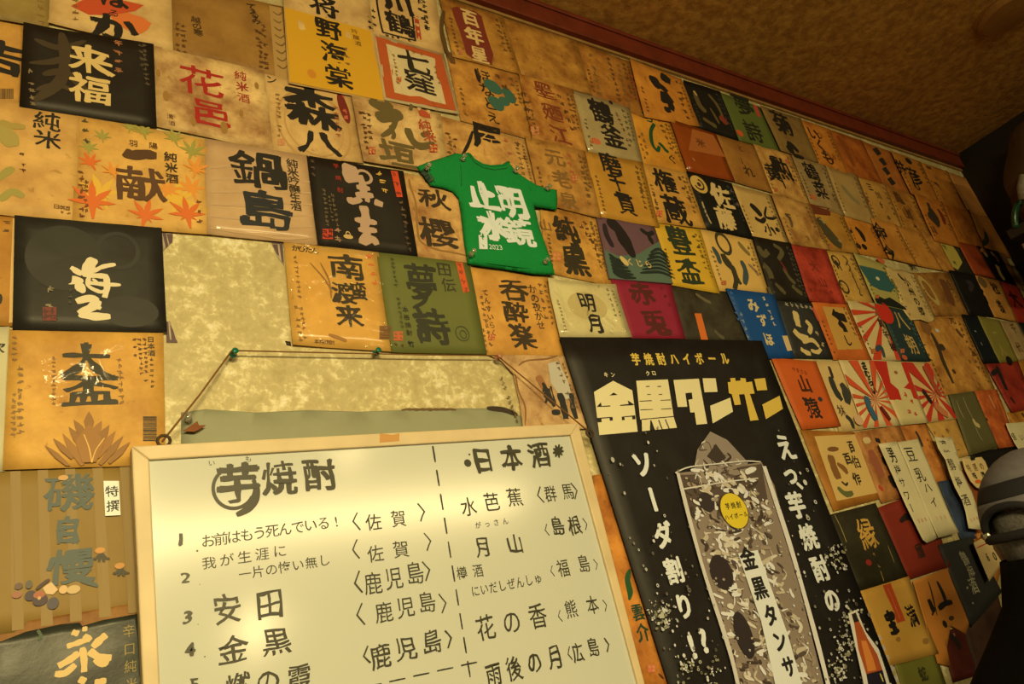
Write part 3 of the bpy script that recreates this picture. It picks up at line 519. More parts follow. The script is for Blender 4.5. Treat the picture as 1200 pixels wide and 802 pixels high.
s = lab(Q(1134, 247, 1164, 258, 1184, 303, 1155, 297), (164, 100, 28)); s.L((50, 36, 16), 5, [(1133, 248), (1136, 258), (1140, 264)]); s.L((120, 60, 24), 2, [(1140, 262), (1146, 276), (1154, 282), (1152, 268)], taper=.1); s.L((26, 44, 16), 5, [(1154, 272), (1155, 282), (1150, 287)]); s.done('dim label with long oval outline beside the dark corner')
# row 3 right
s = lab(Q(684, 180, 750, 193, 770, 268, 702, 256), (196, 136, 38), 'gloss'); s.T('磨', 713, 194, size=24, st='brush'); s.T('千', 721, 216, size=20, st='brush'); s.T('貫', 731, 241, size=26, st='brush', asp=.9); s.M(744, 205, 754, 245, 4, BROWN); s.done('ochre label with three characters down it above the whale label')
s = lab(Q(750, 193, 803, 204, 826, 269, 768, 262), (206, 146, 48)); s.T('権', 777, 214, size=27, st='brush', asp=1.05); s.T('蔵', 790, 248, size=34, st='brush'); s.M(794, 210, 806, 235, 5, BROWN); s.S(771, 252, 7, (204, 78, 24)); s.M(764, 230, 768, 246, 4, BROWN); s.done('ochre label with bold tall black characters and orange seal')
s = lab(Q(803, 203, 855, 217, 880, 281, 826, 269), (24, 24, 14), 'dark', off=.0045); s.E((206, 160, 62), 817, 218, 8.5, 9.5); s.E((60, 44, 20), 817, 218, 5.5, 6.5, ring=.3); s.E((60, 44, 20), 817, 218, 2, 2.4); s.T('佐藤', 843, 232, 848, 258, 27, (210, 170, 84), 'fat'); s.L((180, 150, 80), 2.2, [(820, 238), (825, 252), (831, 264)], taper=0); s.M(855, 226, 862, 242, 5, (110, 84, 60)); s.done('black label with round cream crest and cream characters')
s = lab(Q(856, 217, 902, 229, 924, 289, 880, 278), (214, 168, 74), 'gloss'); s.L(INK, 7, [(878, 240), (886, 247), (892, 254)]); s.L(INK, 5, [(884, 256), (892, 260), (896, 256)]); s.L(INK, 3, [(897, 243), (896, 254), (904, 257), (909, 255)]); s.T('小', 901, 270, size=15, st='fat'); s.E(INK, 910, 270, 2.2, 2.6); s.done('pale glossy label with spiky black brush strokes')
s = lab(Q(902, 229, 947, 241, 970, 294, 924, 287), (194, 140, 52), 'stained'); s.L((104, 82, 36), 4, [(918, 253), (924, 258), (926, 268)]); s.M(936, 262, 944, 280, 6, FADE); s.T('下', 922, 256, size=9, col=(70, 52, 22), st='brush'); s.done('faded cream label with faint grey branch in third row')
s = lab(Q(946, 240, 984, 248, 1006, 298, 968, 294), (184, 126, 34)); s.P((110, 48, 14), [(945, 240), (970, 242), (972, 254), (950, 252)]); s.L((76, 64, 28), 16, [(957, 256), (966, 270), (976, 282), (985, 290)], taper=.6); s.M(962, 260, 982, 284, 7, (170, 140, 66)); s.done('ochre label with brown bar and dark pointed leaf shape')
s = lab(Q(984, 248, 1018, 257, 1040, 304, 1006, 298), (200, 122, 28)); s.L(INK, 5, [(982, 264), (990, 272), (993, 276)]); s.L(INK, 6, [(1001, 267), (1008, 274), (1013, 284)]); s.L(INK, 4, [(990, 272), (998, 272)]); 
for a in ((998, 286), (1005, 289), (1012, 290)): s.E(INK, a[0], a[1], 2.6, 3.2)
s.done('orange label with branching marks and three black dots')
s = lab(Q(1018, 257, 1048, 265, 1073, 312, 1040, 304), (194, 124, 34)); s.T('命', 1029, 272, size=19, st='brush'); s.T('今', 1040, 297, size=17, st='fat'); s.E((196, 90, 36), 1030, 307, 4, 3); s.done('ochre label with two black characters above the teal landscape')
s = lab(Q(1048, 265, 1078, 274, 1103, 318, 1073, 312), (190, 124, 36)); s.T('大信州', 1049, 278, 1068, 312, 12, (48, 34, 14), 'brush'); s.done('ochre label with slim slanting brush column in third row')
s = lab(Q(1078, 274, 1097, 279, 1118, 319, 1103, 318), (188, 124, 38), 'stained'); s.M(1084, 284, 1098, 310, 7, FADE); s.done('narrow stained label left of the yellow hexagon')
s = lab(Q(1094, 278, 1120, 284, 1144, 324, 1112, 320), (44, 40, 18), 'dark'); s.P((178, 152, 50), [(1097, 283), (1102, 280), (1112, 284), (1121, 296), (1127, 308), (1122, 317), (1113, 312), (1102, 297)]); s.M(1106, 290, 1118, 308, 6, (90, 80, 30)); s.done('dark label with yellow hexagon')
s = lab(Q(1119, 284, 1143, 290, 1166, 328, 1140, 322), (160, 66, 18)); s.done('plain rust-red label in third row between hexagon and black label')
s = lab(Q(1143, 289, 1168, 296, 1190, 336, 1165, 328), (22, 22, 12), 'dark'); s.L((176, 130, 60), 5, [(1148, 292), (1153, 298), (1155, 302)]); s.L((176, 120, 56), 5, [(1159, 296), (1166, 303), (1168, 308)]); s.L((180, 134, 60), 6, [(1167, 312), (1171, 322), (1176, 329)], taper=.2); s.done('black label with pale drifting shapes near the dark corner')
s = lab(Q(1167, 296, 1176, 298, 1200, 342, 1190, 336), (140, 90, 34)); s.done('narrow tan strip against the dark corner')
# row 4 (below the second, level with the shirt hem)
s = lab(Q(632, 241, 699, 258, 718, 336, 640, 320), (198, 138, 44), 'stained', off=.0012); s.T('純', 662, 270, size=30, col=(44, 34, 12), st='fat', asp=.95); s.L((44, 34, 12), 9, [(668, 290), (679, 292)], taper=.1); s.T('黒', 673, 306, size=34, col=(48, 38, 14), st='fat', asp=.95); s.M(676, 260, 696, 290, 5, BROWN); s.M(684, 262, 700, 300, 5, BROWN); s.M(692, 262, 706, 310, 4, FADE); s.S(651, 302, 10, (196, 110, 40)); s.T('山', 638, 265, size=14, col=FADE, st='script'); s.done('brown-spotted label with two bold dark characters, right of the shirt hem')
s = lab(Q(697, 254, 763, 263, 786, 334, 712, 328), (104, 70, 58), 'clean', off=.004); s.P((84, 100, 62), [(706, 295), (722, 302), (745, 300), (770, 285), (778, 300), (787, 335), (711, 328)])
s.L((30, 20, 14), 15, [(709, 260), (722, 270), (731, 286), (741, 304)], taper=.7); s.L((40, 26, 24), 6, [(706, 264), (709, 278), (716, 292)]); s.L((26, 22, 14), 5, [(748, 270), (757, 276), (764, 274)]); s.L((26, 22, 14), 5, [(757, 276), (763, 288)])
for i in range(7): s.L((30, 38, 24), 3, [(760-i*2, 298+i*4), (770, 294+i*4.5), (780+i, 303+i*4)])
for i in range(6): s.L((30, 38, 24), 3.5, [(711+i, 300+i*4), (720+i, 306+i*4), (728+i*3, 308+i*4)])
s.L((206, 170, 80), 6, [(724, 303), (729, 308), (734, 313)]); s.T('くじら', 736, 309, 757, 312, 9, (200, 166, 84), 'brush'); s.done('purple label with black whale above green waves')
s = lab(Q(763, 263, 819, 271, 841, 345, 786, 335), (210, 158, 32), 'clean', off=.003); s.T('豊', 795, 284, size=35, col=(40, 48, 20), st='brush'); s.T('盃', 806, 320, size=30, col=(40, 48, 20), st='brush', asp=1.1); s.L((40, 48, 20), 11, [(800, 312), (808, 309)], taper=.1); s.M(812, 280, 822, 302, 5, (70, 60, 24)); s.done('bright yellow label with green-black brush characters')
s = lab(Q(819, 270, 880, 280, 900, 344, 843, 341), (214, 164, 66), 'clean'); s.E((60, 52, 24), 847, 286, 8, 13, ring=.3); s.L((60, 52, 24), 9, [(846, 298), (850, 306), (858, 316)], taper=.2); s.L((52, 48, 24), 7, [(858, 316), (862, 328), (860, 340)], taper=.4); s.L((60, 52, 24), 5, [(858, 312), (864, 328), (868, 334)]); s.L((62, 74, 56), 6, [(834, 290), (840, 300), (843, 310)]); s.L((62, 74, 56), 7, [(868, 306), (873, 320), (872, 334)]); s.L((130, 104, 44), 5, [(864, 284), (870, 292), (878, 300)]); s.L((150, 110, 60), 4, [(876, 310), (884, 318), (888, 324)]); s.done('cream label with large looping dark insect-like drawing')
s = lab(Q(880, 279, 924, 287, 947, 356, 903, 352), (38, 32, 16), 'dark', off=.004)
for a in (((886, 290), (892, 300), (898, 296), 8), ((904, 288), (914, 296), (910, 306), 6), ((892, 312), (898, 318), (902, 328), 9), ((916, 316), (922, 326), (930, 334), 5), ((906, 334), (912, 340), (918, 346), 6), ((926, 336), (932, 342), (938, 346), 6), ((898, 338), (900, 344), (903, 350), 5)): s.L((92, 78, 36), a[3], a[:3], taper=.3)
s.L((110, 36, 20), 3, [(912, 308), (916, 314), (920, 320)]); s.done('black label covered in olive swirling lettering')
s = lab(Q(924, 287, 966, 294, 990, 357, 947, 354), (178, 58, 28), 'stained'); s.T('大山', 952, 313, 962, 332, 13, (130, 40, 18), 'brush'); s.M(948, 340, 972, 344, 5, (130, 40, 18)); s.done('plain vermilion red label in the middle of the wall')
s = lab(Q(966, 294, 998, 299, 1023, 356, 990, 355), (198, 146, 50)); s.L((50, 40, 18), 2, [(974, 302), (982, 316), (978, 306), (986, 318)]); s.E((60, 48, 20), 988, 337, 5, 8, ring=.3); s.E((60, 48, 20), 978, 306, 4, 6, ring=.3)
for i in range(6): s.L((80, 62, 24), 1.6, [(986+i*4, 300+i*8), (992+i*3, 306+i*8), (990+i*4, 312+i*7)])
s.done('ochre label crowded with thin ring doodles')
s = lab(Q(998, 298, 1036, 313, 1060, 365, 1023, 357), (170, 150, 60), 'clean'); s.P((48, 88, 66), [(1003, 312), (1020, 316), (1034, 320), (1046, 338), (1042, 344), (1028, 341), (1018, 336)]); s.P((24, 26, 14), [(1022, 352), (1028, 349), (1034, 352), (1040, 350), (1050, 356), (1060, 362), (1060, 366), (1026, 360)]); s.E((206, 190, 110), 1026, 328, 2, 2); s.done('label with teal and green dusk landscape')
s = lab(Q(1035, 316, 1068, 321, 1094, 379, 1064, 377), (216, 176, 84), 'gloss', off=.005, poly=[(1034, 315), (1046, 318), (1054, 317), (1068, 322), (1080, 345), (1094, 375), (1086, 380), (1076, 376), (1064, 377), (1054, 362), (1050, 345), (1042, 332)]); s.L(INK, 3, [(1049, 322), (1053, 327), (1057, 330)]); s.T('小州の郷', 1060, 332, 1077, 366, 10, INK, 'brush'); s.done('torn white-edged paper with slim black column')
s = lab(Q(1068, 321, 1110, 320, 1134, 370, 1094, 371), (160, 108, 34), 'stained'); s.E((186, 150, 60), 1087, 341, 5, 17, ring=.35, rot=.38); s.T('合', 1111, 335, size=12, col=(96, 58, 18), st='brush'); s.L((104, 60, 20), 12, [(1102, 328), (1110, 345), (1114, 358)], taper=.4); s.done('brown label with pale long oval ring')
s = lab(Q(1111, 318, 1142, 324, 1163, 372, 1134, 370), (26, 22, 12), 'dark', off=.004); s.L((48, 38, 30), 6, [(1130, 332), (1137, 334), (1134, 342)]); s.done('blank black label in the fourth row near right')
s = lab(Q(1141, 324, 1170, 331, 1190, 378, 1163, 372), (196, 132, 44)); s.E((110, 80, 34), 1149, 332, 4, 6); s.T('松', 1164, 339, size=14, st='brush'); s.T('翁', 1170, 360, size=16, st='brush', asp=.7); s.done('ochre label with small crest and narrow black characters near the right edge')
s = lab(Q(1170, 331, 1192, 337, 1212, 380, 1190, 378), (168, 48, 20)); s.T('大', 1187, 351, size=20, col=(66, 20, 8), st='fat'); s.done('red label with dark character near the right edge')
# row 5: level with the hanging cord
s = lab(Q(-25, 253, 19, 256, 16, 383, -25, 380), (170, 112, 30), off=.001); s.L((204, 156, 70), 3, [(17, 258), (15, 320), (13, 380)], taper=0); s.M(8, 262, 7, 272, 5, BROWN); s.E(INK, 0, 352, 3, 6); s.done('brown label strip cut by the left edge beside the dark label')
s = lab(Q(19, 257, 188, 271, 193, 391, 17, 388), (44, 40, 24), 'dark', off=.004); s.E((40, 36, 21), 76, 305, 46, 38, kind='rock_print'); s.E((41, 37, 22), 138, 297, 26, 22, ring=.2, kind='rock_print'); s.E((40, 36, 21), 152, 368, 34, 18, kind='rock_print')
W1 = (216, 188, 112)
s.L(W1, 6, [(82, 317), (88, 320), (96, 325)], taper=.3); s.L(W1, 9, [(78, 334), (88, 331), (96, 335)], taper=.5); s.L(W1, 9, [(92, 335), (94, 342), (92, 345)], taper=.4); s.L(W1, 11, [(110, 306), (104, 315), (101, 328)], taper=.5); s.L(W1, 5, [(108, 322), (120, 316), (135, 313)], taper=.5); s.L(W1, 5, [(100, 334), (118, 336), (141, 337)], taper=.5); s.L(W1, 6, [(104, 326), (126, 327)], taper=.2); s.L(W1, 6, [(124, 326), (125, 340), (122, 352)], taper=.3); s.L(W1, 4, [(104, 328), (103, 338), (116, 345), (122, 344)], taper=.2); s.L(W1, 3, [(108, 330), (116, 336)])
s.L(W1, 8, [(89, 357), (104, 353), (115, 356)], taper=.4); s.L(W1, 9, [(115, 355), (108, 363), (92, 371)], taper=.3); s.L(W1, 9, [(92, 371), (108, 374), (129, 374)], taper=.4); s.L(W1, 5, [(108, 361), (118, 365)], taper=.4)
s.S(58, 371, 16, (110, 38, 20), (70, 28, 14)); s.M(58, 342, 58, 361, 6, (130, 110, 60)); s.M(82, 344, 82, 358, 4, (70, 60, 34)); s.done('dark charcoal label with white brush characters, left of bare wallpaper')
s = lab(Q(333, 287, 441, 298, 459, 413, 343, 405), (204, 148, 52), 'gloss', off=.003); s.T('かびたん', 345, 293, 368, 296, 8, (44, 32, 12), 'script'); s.T('南', 405, 315, size=31, col=(50, 38, 14), st='brush', asp=1.3); s.T('渡', 401, 345, size=27, col=(50, 38, 14), st='brush'); s.T('蛮', 419, 343, size=23, col=(50, 38, 14), st='brush', asp=.8); s.T('来', 408, 372, size=27, col=(50, 38, 14), st='brush', asp=1.1); s.M(432, 303, 438, 333, 6, (196, 96, 34)); s.M(345, 304, 350, 350, 4, FADE); s.M(346, 362, 351, 400, 5, FADE); s.M(352, 364, 356, 398, 4, FADE); s.T('本格焼酎', 370, 402, 388, 403, 6, BROWN, 'small'); s.B(443, 384, 457, 400, (120, 80, 34), True); s.L((150, 100, 34), 4, [(384, 394), (396, 398), (405, 402)])
s.L((140, 92, 32), 1.6, [(362, 310), (378, 328), (388, 345)], kind='wheat_drawing'); s.L((140, 92, 32), 1.6, [(374, 310), (384, 330), (387, 352)], kind='wheat_drawing'); s.done('tan label in wrinkled plastic, right of bare wallpaper'); sleeve(s, Q(334, 288, 440, 299, 458, 412, 344, 404))
s = lab(Q(441, 298, 548, 311, 568, 416, 458, 414), (100, 98, 34), 'clean', off=.0035); s.T('夢', 493, 333, size=44, col=(46, 44, 20), st='brush', asp=.85); s.L((46, 44, 20), 4, [(500, 344), (495, 356), (482, 363)]); s.T('詩', 505, 384, size=44, col=(46, 44, 20), st='brush', asp=.95); s.T('田伝', 519, 318, 524, 336, 17, (52, 48, 20), 'script'); s.P((206, 78, 24), [(532, 308), (540, 309), (548, 344), (541, 345)]); s.M(536, 312, 544, 342, 6, (150, 60, 20)); s.E((60, 56, 24), 540, 393, 8, 9, ring=.12); s.E((60, 56, 24), 541, 394, 4, 5, ring=.2); s.S(465, 396, 11, (190, 84, 36), (120, 90, 34)); s.T('本格焼酎', 473, 365, 478, 392, 7, (50, 46, 20), 'script'); s.M(458, 306, 470, 385, 4, (74, 70, 28)); s.M(462, 406, 470, 407, 4, BROWN); s.T('竹', 480, 405, size=7, col=INK, st='fat'); s.done('olive green label with orange stripe above the cord')
s = lab(Q(548, 313, 641, 326, 660, 419, 568, 416), (206, 142, 46), 'aged', off=.001); s.T('呑', 601, 341, size=27, col=(56, 40, 14), st='brush', asp=1.3); s.T('酔', 604, 367, size=26, col=(56, 40, 14), st='brush', asp=1.2); s.T('楽', 612, 395, size=31, col=(56, 40, 14), st='brush', asp=1.05); s.T('かの夜かせ', 623, 340, 633, 382, 11, (66, 44, 16), 'script'); s.T('てんすいらく', 568, 344, 578, 391, 8, (66, 44, 16), 'script'); s.M(566, 388, 569, 412, 4, FADE); s.done('orange-tan label directly below the green shirt hem')
s = lab(Q(639, 330, 717, 337, 737, 397, 654, 397), (206, 182, 98), 'gloss', off=.0055, curl=.004); s.E((184, 156, 78), 686, 361, 22, 16, kind='moon'); s.T('明月', 685, 357, 695, 381, 23, st='brush'); s.done('shiny cream label with moon disc, above the poster left end'); sleeve(s, Q(640, 331, 716, 338, 736, 394, 655, 394))
s = lab(Q(715, 329, 784, 336, 801, 398, 736, 397), (140, 30, 38), 'clean', off=.003); s.T('赤', 750, 345, size=27, col=(82, 28, 18), st='fat', asp=1.25); s.T('兎', 766, 379, size=32, col=(82, 28, 18), st='fat', asp=1.2); s.M(774, 340, 782, 358, 5, (100, 24, 20)); s.done('crimson label above the poster')
s = lab(Q(784, 336, 850, 343, 880, 400, 800, 399), (62, 54, 28), 'stained', off=.0008); s.P((206, 100, 26), [(813, 368), (821, 368), (829, 400), (821, 400)]); s.L((104, 88, 44), 4, [(814, 345), (824, 352), (832, 356)]); s.L((90, 78, 42), 5, [(836, 388), (842, 394), (848, 397)]); s.done('dark olive label with vertical orange bar above the poster')
s = lab(Q(849, 340, 905, 347, 928, 420, 884, 422), (20, 68, 96), 'clean', off=.004); s.T('みず', 880, 359, 891, 377, 17, (206, 176, 96), 'brush'); s.T('ほ', 898, 399, size=16, col=(206, 176, 96), st='brush'); s.M(893, 352, 905, 382, 5, (190, 170, 110)); s.M(866, 370, 874, 396, 5, (120, 130, 110)); s.M(855, 345, 862, 375, 4, (70, 100, 110)); s.P((204, 168, 90), [(914, 395), (922, 395), (928, 412), (920, 413)]); s.done('deep blue label above the right end of the poster')
s = lab(Q(905, 353, 949, 357, 974, 421, 928, 420), (52, 50, 34), 'dark', off=.003)
for a in (((930, 366), (932, 376), (934, 384), 9), ((942, 377), (948, 384), (946, 392), 6), ((928, 388), (936, 396), (946, 398), 8), ((938, 402), (950, 400), (958, 408), 6), ((948, 412), (956, 414), (960, 410), 5), ((936, 410), (942, 414), (948, 416), 6)): s.L((206, 170, 84), a[3], a[:3], taper=.3)
s.M(920, 358, 948, 362, 5, (160, 140, 90)); s.M(955, 392, 962, 405, 6, (180, 150, 80)); s.L((196, 80, 40), 4, [(950, 362), (958, 378)]); s.done('slate label with pale bulbous lettering left of the orange-framed label')
s = lab(Q(949, 352, 990, 356, 1020, 423, 975, 422), (206, 104, 28)); s.P((196, 142, 50), [(962, 360), (990, 362), (1010, 410), (980, 411)]); s.L(INK, 10, [(974, 366), (980, 371), (990, 374)], taper=.1); s.L(INK, 9, [(981, 378), (987, 384), (990, 390)], taper=.2); s.T('し', 992, 400, size=13, st='brush'); s.done('orange-framed label with black blots left of the red sunray label')
s = lab(Q(991, 354, 1023, 357, 1054, 423, 1020, 423), (208, 176, 92), 'clean', off=.003); s.rays((200, 60, 22), 1032, 367, 13, wid=.38, a0=8, rad=90); s.E((196, 44, 18), 1034, 368, 9, 12); s.T('高千穂', 1030, 380, 1044, 408, 10, (60, 30, 16), 'brush'); s.L((50, 70, 60), 6, [(1024, 412), (1030, 408), (1034, 420)]); s.done('red sunray label, upper of the sunray group')
s = lab(Q(1027, 357, 1062, 364, 1088, 424, 1054, 423), (36, 52, 38), 'clean', off=.0035); s.T('八', 1053, 376, size=22, col=(190, 150, 66), st='script'); s.T('朔', 1066, 405, size=24, col=(190, 150, 66), st='script', asp=.8); s.E((190, 80, 40), 1058, 420, 3, 3); s.done('dark bottle-green label beside the sunray labels')
s = lab(Q(1062, 374, 1128, 371, 1165, 458, 1103, 464), (196, 134, 44), 'stained', off=.001); s.L((62, 48, 22), 7, [(1090, 390), (1098, 406), (1104, 424), (1116, 450)], taper=.5); s.L((62, 48, 22), 8, [(1099, 408), (1106, 407)]); s.T('元', 1114, 375, size=12, col=(100, 64, 22), st='brush'); s.L((100, 62, 22), 5, [(1119, 386), (1124, 392), (1128, 396)]); s.L((130, 84, 30), 18, [(1078, 382), (1084, 384), (1090, 390)], taper=.3); s.L((200, 184, 130), 7, [(1096, 386), (1098, 390)], taper=.1); s.M(1136, 425, 1146, 450, 6, FADE); s.E(BROWN, 1117, 436, 2, 3); s.E(BROWN, 1140, 415, 2, 3)
s.done('large wood-grained tan label with a long brown brush slash')
s = lab(Q(1125, 370, 1143, 372, 1169, 426, 1151, 427), (20, 24, 18), 'dark', off=.004); s.M(1141, 390, 1148, 404, 4, (120, 120, 90)); s.done('narrow black label between tan and olive labels, right side')
s = lab(Q(1143, 372, 1169, 377, 1191, 424, 1169, 426), (128, 112, 34), 'clean'); s.T('一', 1163, 391, size=9, col=(160, 144, 60), st='fat'); s.T('人', 1172, 412, size=14, col=(160, 130, 50), st='script'); s.E((20, 16, 8), 1180, 424, 3.5, 5, rot=.3); s.done('plain olive-mustard label near the right edge')
s = lab(Q(1169, 377, 1190, 379, 1214, 422, 1191, 423), (168, 134, 66)); s.T('千代', 1186, 386, 1192, 408, 12, BROWN, 'script'); s.done('narrow tan label with thin brown script touching the right edge')
s = lab(Q(1190, 376, 1220, 380, 1240, 424, 1214, 422), (28, 30, 20), 'dark'); s.done('black label cut by the right edge')
# row 6 right of the poster
s = lab(Q(902, 421, 954, 425, 983, 500, 938, 504), (196, 86, 22), 'clean', off=.003); s.T('山', 940, 451, size=22, col=(70, 30, 10), st='brush'); s.T('猿', 950, 479, size=27, col=(44, 30, 16), st='brush', asp=.95); s.T('やまさる', 928, 434, 942, 438, 6, (110, 44, 14), 'small'); s.E((50, 50, 40), 959, 469, 2.5, 2.8); s.done('plain orange label just right of the poster')
s = lab(Q(954, 425, 983, 425, 1013, 503, 983, 507), (208, 168, 82), 'clean', off=.0012); s.L((48, 48, 30), 10, [(972, 442), (978, 458), (986, 470)], taper=.4); s.L((56, 54, 34), 12, [(984, 450), (990, 460), (992, 474)], taper=.4); s.L((48, 40, 24), 5, [(970, 430), (973, 438), (975, 444)]); s.L((48, 48, 30), 7, [(990, 488), (996, 494), (999, 503)]); s.T('林', 985, 482, size=14, col=(80, 64, 34), st='script'); s.done('cream label with dark moth-like figure between orange and sunray labels')
s = lab(Q(981, 424, 1020, 424, 1053, 499, 1010, 503), (214, 184, 100), 'clean', off=.0035); s.rays((206, 78, 30), 1023, 470, 14, wid=.4, a0=4, rad=95); s.T('さむらい', 1009, 430, 1021, 459, 10, INK, 'fat'); s.L((56, 90, 84), 10, [(1012, 466), (1016, 480), (1024, 494)], taper=.3); s.L((204, 120, 40), 5, [(1014, 474), (1018, 478)]); s.L((110, 30, 14), 7, [(1028, 478), (1034, 486), (1040, 494)]); s.E((206, 160, 90), 1003, 494, 5, 6); s.done('red and cream sunray label with teal figure')
s = lab(Q(1020, 424, 1058, 426, 1085, 496, 1053, 499), (210, 182, 96), 'clean', off=.0045); s.P((188, 40, 18), [(1020, 424), (1036, 425), (1041, 450), (1050, 458), (1054, 470), (1040, 470)]); s.P((190, 44, 20), [(1053, 426), (1058, 426), (1074, 470), (1068, 468), (1064, 458), (1056, 456), (1062, 450)]); s.M(1058, 464, 1063, 484, 7, (190, 70, 30)); s.M(1066, 472, 1070, 486, 6, (190, 70, 30)); s.E((150, 90, 40), 1047, 438, 1.8, 2); s.done('cream label with red angular patches between two sunray labels')
s = lab(Q(1058, 426, 1086, 427, 1119, 491, 1085, 496), (208, 168, 82), 'clean', off=.003); s.rays((190, 48, 24), 1094, 463, 12, wid=.45, a0=10, rad=80); s.L((46, 30, 20), 7, [(1078, 458), (1084, 466), (1090, 474)]); s.L((170, 70, 30), 9, [(1080, 430), (1088, 446), (1100, 466)]); s.L((190, 110, 50), 12, [(1092, 474), (1100, 482), (1108, 488)]); s.done('smudged red sunray label, rightmost of the sunray group')
s = lab(Q(1153, 428, 1191, 424, 1212, 478, 1184, 484), (150, 44, 20), 'stained', off=.003); s.L((30, 22, 16), 8, [(1166, 430), (1172, 444), (1178, 458)], taper=.3); s.L((30, 22, 16), 6, [(1160, 440), (1168, 434)]); s.L((56, 22, 16), 5, [(1182, 466), (1188, 474)]); s.done('dark red label with black branch near the right edge')
s = lab(Q(1190, 423, 1215, 422, 1235, 476, 1206, 482), (176, 112, 26), 'stained'); s.done('blank ochre label cut by the right edge above the paper slip')
s = lab(Q(1110, 464, 1140, 460, 1169, 524, 1134, 534), (92, 82, 34), 'clean', off=.0035)
for a in ((1118, 470, 1128, 492), (1126, 466, 1136, 488), (1134, 484, 1146, 504), (1140, 500, 1150, 518)): s.L((150, 130, 70), 1.6, [(a[0], a[1]), ((a[0]+a[2])/2, (a[1]+a[3])/2+2), (a[2], a[3])])
s.L((190, 160, 80), 7, [(1138, 492), (1141, 498), (1146, 500)]); s.done('dark olive label with pale scratchy grass drawing')
s = lab(Q(1140, 460, 1166, 458, 1190, 523, 1168, 526), (192, 92, 28), 'stained'); s.L((210, 150, 80), 2, [(1156, 464), (1160, 472), (1164, 480)]); s.L((150, 70, 24), 4, [(1166, 470), (1176, 496), (1182, 514)]); s.done('orange label right of the dark olive label')
s = lab(Q(1180, 484, 1208, 480, 1226, 520, 1196, 526), (176, 112, 26), 'stained', off=.0006); s.E(BROWN, 1198, 487, 1.5, 3); s.done('ochre label behind the white slip at the right edge')
s = lab(Q(1053, 499, 1084, 497, 1112, 565, 1078, 572), (200, 124, 40), 'stained', off=.0006); s.L((60, 44, 30), 5, [(1072, 506), (1076, 514), (1080, 524)], taper=.3); s.M(1086, 516, 1092, 534, 5, (150, 70, 26)); s.done('orange-tan label behind and between the hanging menu strips')
s = lab(Q(1084, 497, 1119, 491, 1136, 533, 1112, 540), (196, 144, 52), off=.0012); s.T('小', 1109, 505, size=7, st='brush'); s.M(1094, 508, 1104, 512, 5, FADE); s.T('一', 1122, 528, size=6, col=BROWN, st='fat'); s.done('blank tan label above the wavy menu strip')
# row 7
s = lab(Q(938, 505, 1000, 508, 1032, 584, 976, 599), (168, 104, 26), off=.001); s.P((206, 162, 72), [(953, 512), (1000, 510), (1028, 578), (979, 588)]); s.L((130, 82, 28), 14, [(972, 534), (976, 548), (982, 562)], taper=.3); s.L((130, 82, 28), 9, [(980, 544), (988, 550), (992, 556)]); s.E((120, 76, 26), 975, 527, 7, 3); s.T('百伯', 992, 538, 1002, 542, 16, (50, 38, 16), 'brush'); s.T('百', 996, 524, size=15, col=(50, 38, 16), st='brush', asp=.8); s.T('作', 1003, 562, size=16, col=(50, 38, 16), st='brush'); s.L((96, 92, 36), 8, [(980, 572), (990, 580), (998, 578)]); s.L((50, 40, 16), 3, [(985, 565), (990, 569), (992, 566)]); s.done('framed tan label with brown farmer figure in straw hat')
s = lab(Q(1000, 508, 1053, 500, 1084, 576, 1032, 590), (184, 120, 46), 'stained', off=.002); s.L((150, 80, 40), 16, [(1018, 528), (1026, 545), (1032, 560)], taper=.4); s.L(INK, 6, [(1024, 516), (1030, 518)]); s.L(INK, 5, [(1032, 536), (1036, 546)]); s.L((40, 30, 16), 9, [(1040, 558), (1044, 566), (1048, 572)]); s.L((180, 60, 26), 6, [(1028, 570), (1033, 576)]); s.L((206, 170, 90), 8, [(1010, 518), (1018, 516)]); s.done('smudged brown and red label behind the left menu strip')
s = lab(Q(1136, 533, 1192, 522, 1215, 575, 1164, 588), (22, 18, 10), 'dark', off=.001); s.done('black label behind the round-cornered tag')
s = lab(Q(1098, 566, 1113, 563, 1145, 630, 1126, 636), (52, 62, 62), 'stained', off=.0012); s.done('slate blue label showing between the menu strips')
s = lab(Q(1113, 563, 1136, 545, 1172, 632, 1143, 634), (150, 80, 24), 'stained', off=.0008); s.done('brown label behind the wavy menu strip')
# row 8, 9
s = lab(Q(966, 606, 1024, 591, 1062, 677, 1004, 693), (50, 44, 20), 'dark', off=.002); GO = (190, 138, 46); s.T('縁', 1014, 626, size=42, col=GO, st='script', asp=.9); s.L((150, 124, 50), 1.4, [(976, 604), (984, 620), (990, 636)], taper=0); s.E((150, 44, 24), 1016, 660, 3.5, 4); s.L((150, 120, 50), 2, [(1030, 670), (1034, 682)]); s.M(1022, 650, 1028, 664, 5, (140, 110, 44)); s.L((130, 104, 44), 2, [(1038, 640), (1046, 660)], taper=.6); s.done('dark green label with thin gold character beside the poster')
s = lab(Q(1026, 597, 1084, 575, 1112, 664, 1062, 680), (124, 38, 16), 'clean', off=.0008); s.L((34, 18, 10), 9, [(1054, 612), (1062, 606), (1068, 612)]); s.T('眉', 1077, 646, size=20, col=(44, 22, 10), st='brush'); s.done('dark red label behind the two hanging menu strips')
s = lab(Q(1098, 640, 1137, 630, 1172, 694, 1136, 735), (48, 46, 32), 'clean', off=.002); s.T('鶴梅', 1128, 655, 1136, 672, 20, (150, 136, 86), 'script'); s.T('酒', 1139, 687, size=22, col=(160, 146, 90), st='script'); s.M(1132, 690, 1138, 708, 6, (150, 136, 86)); s.done('slate grey label with whitish script near the person')
s = lab(Q(1132, 630, 1160, 622, 1176, 655, 1166, 688), (184, 116, 36), 'stained', off=.0008); s.done('ochre label behind the small price paper')
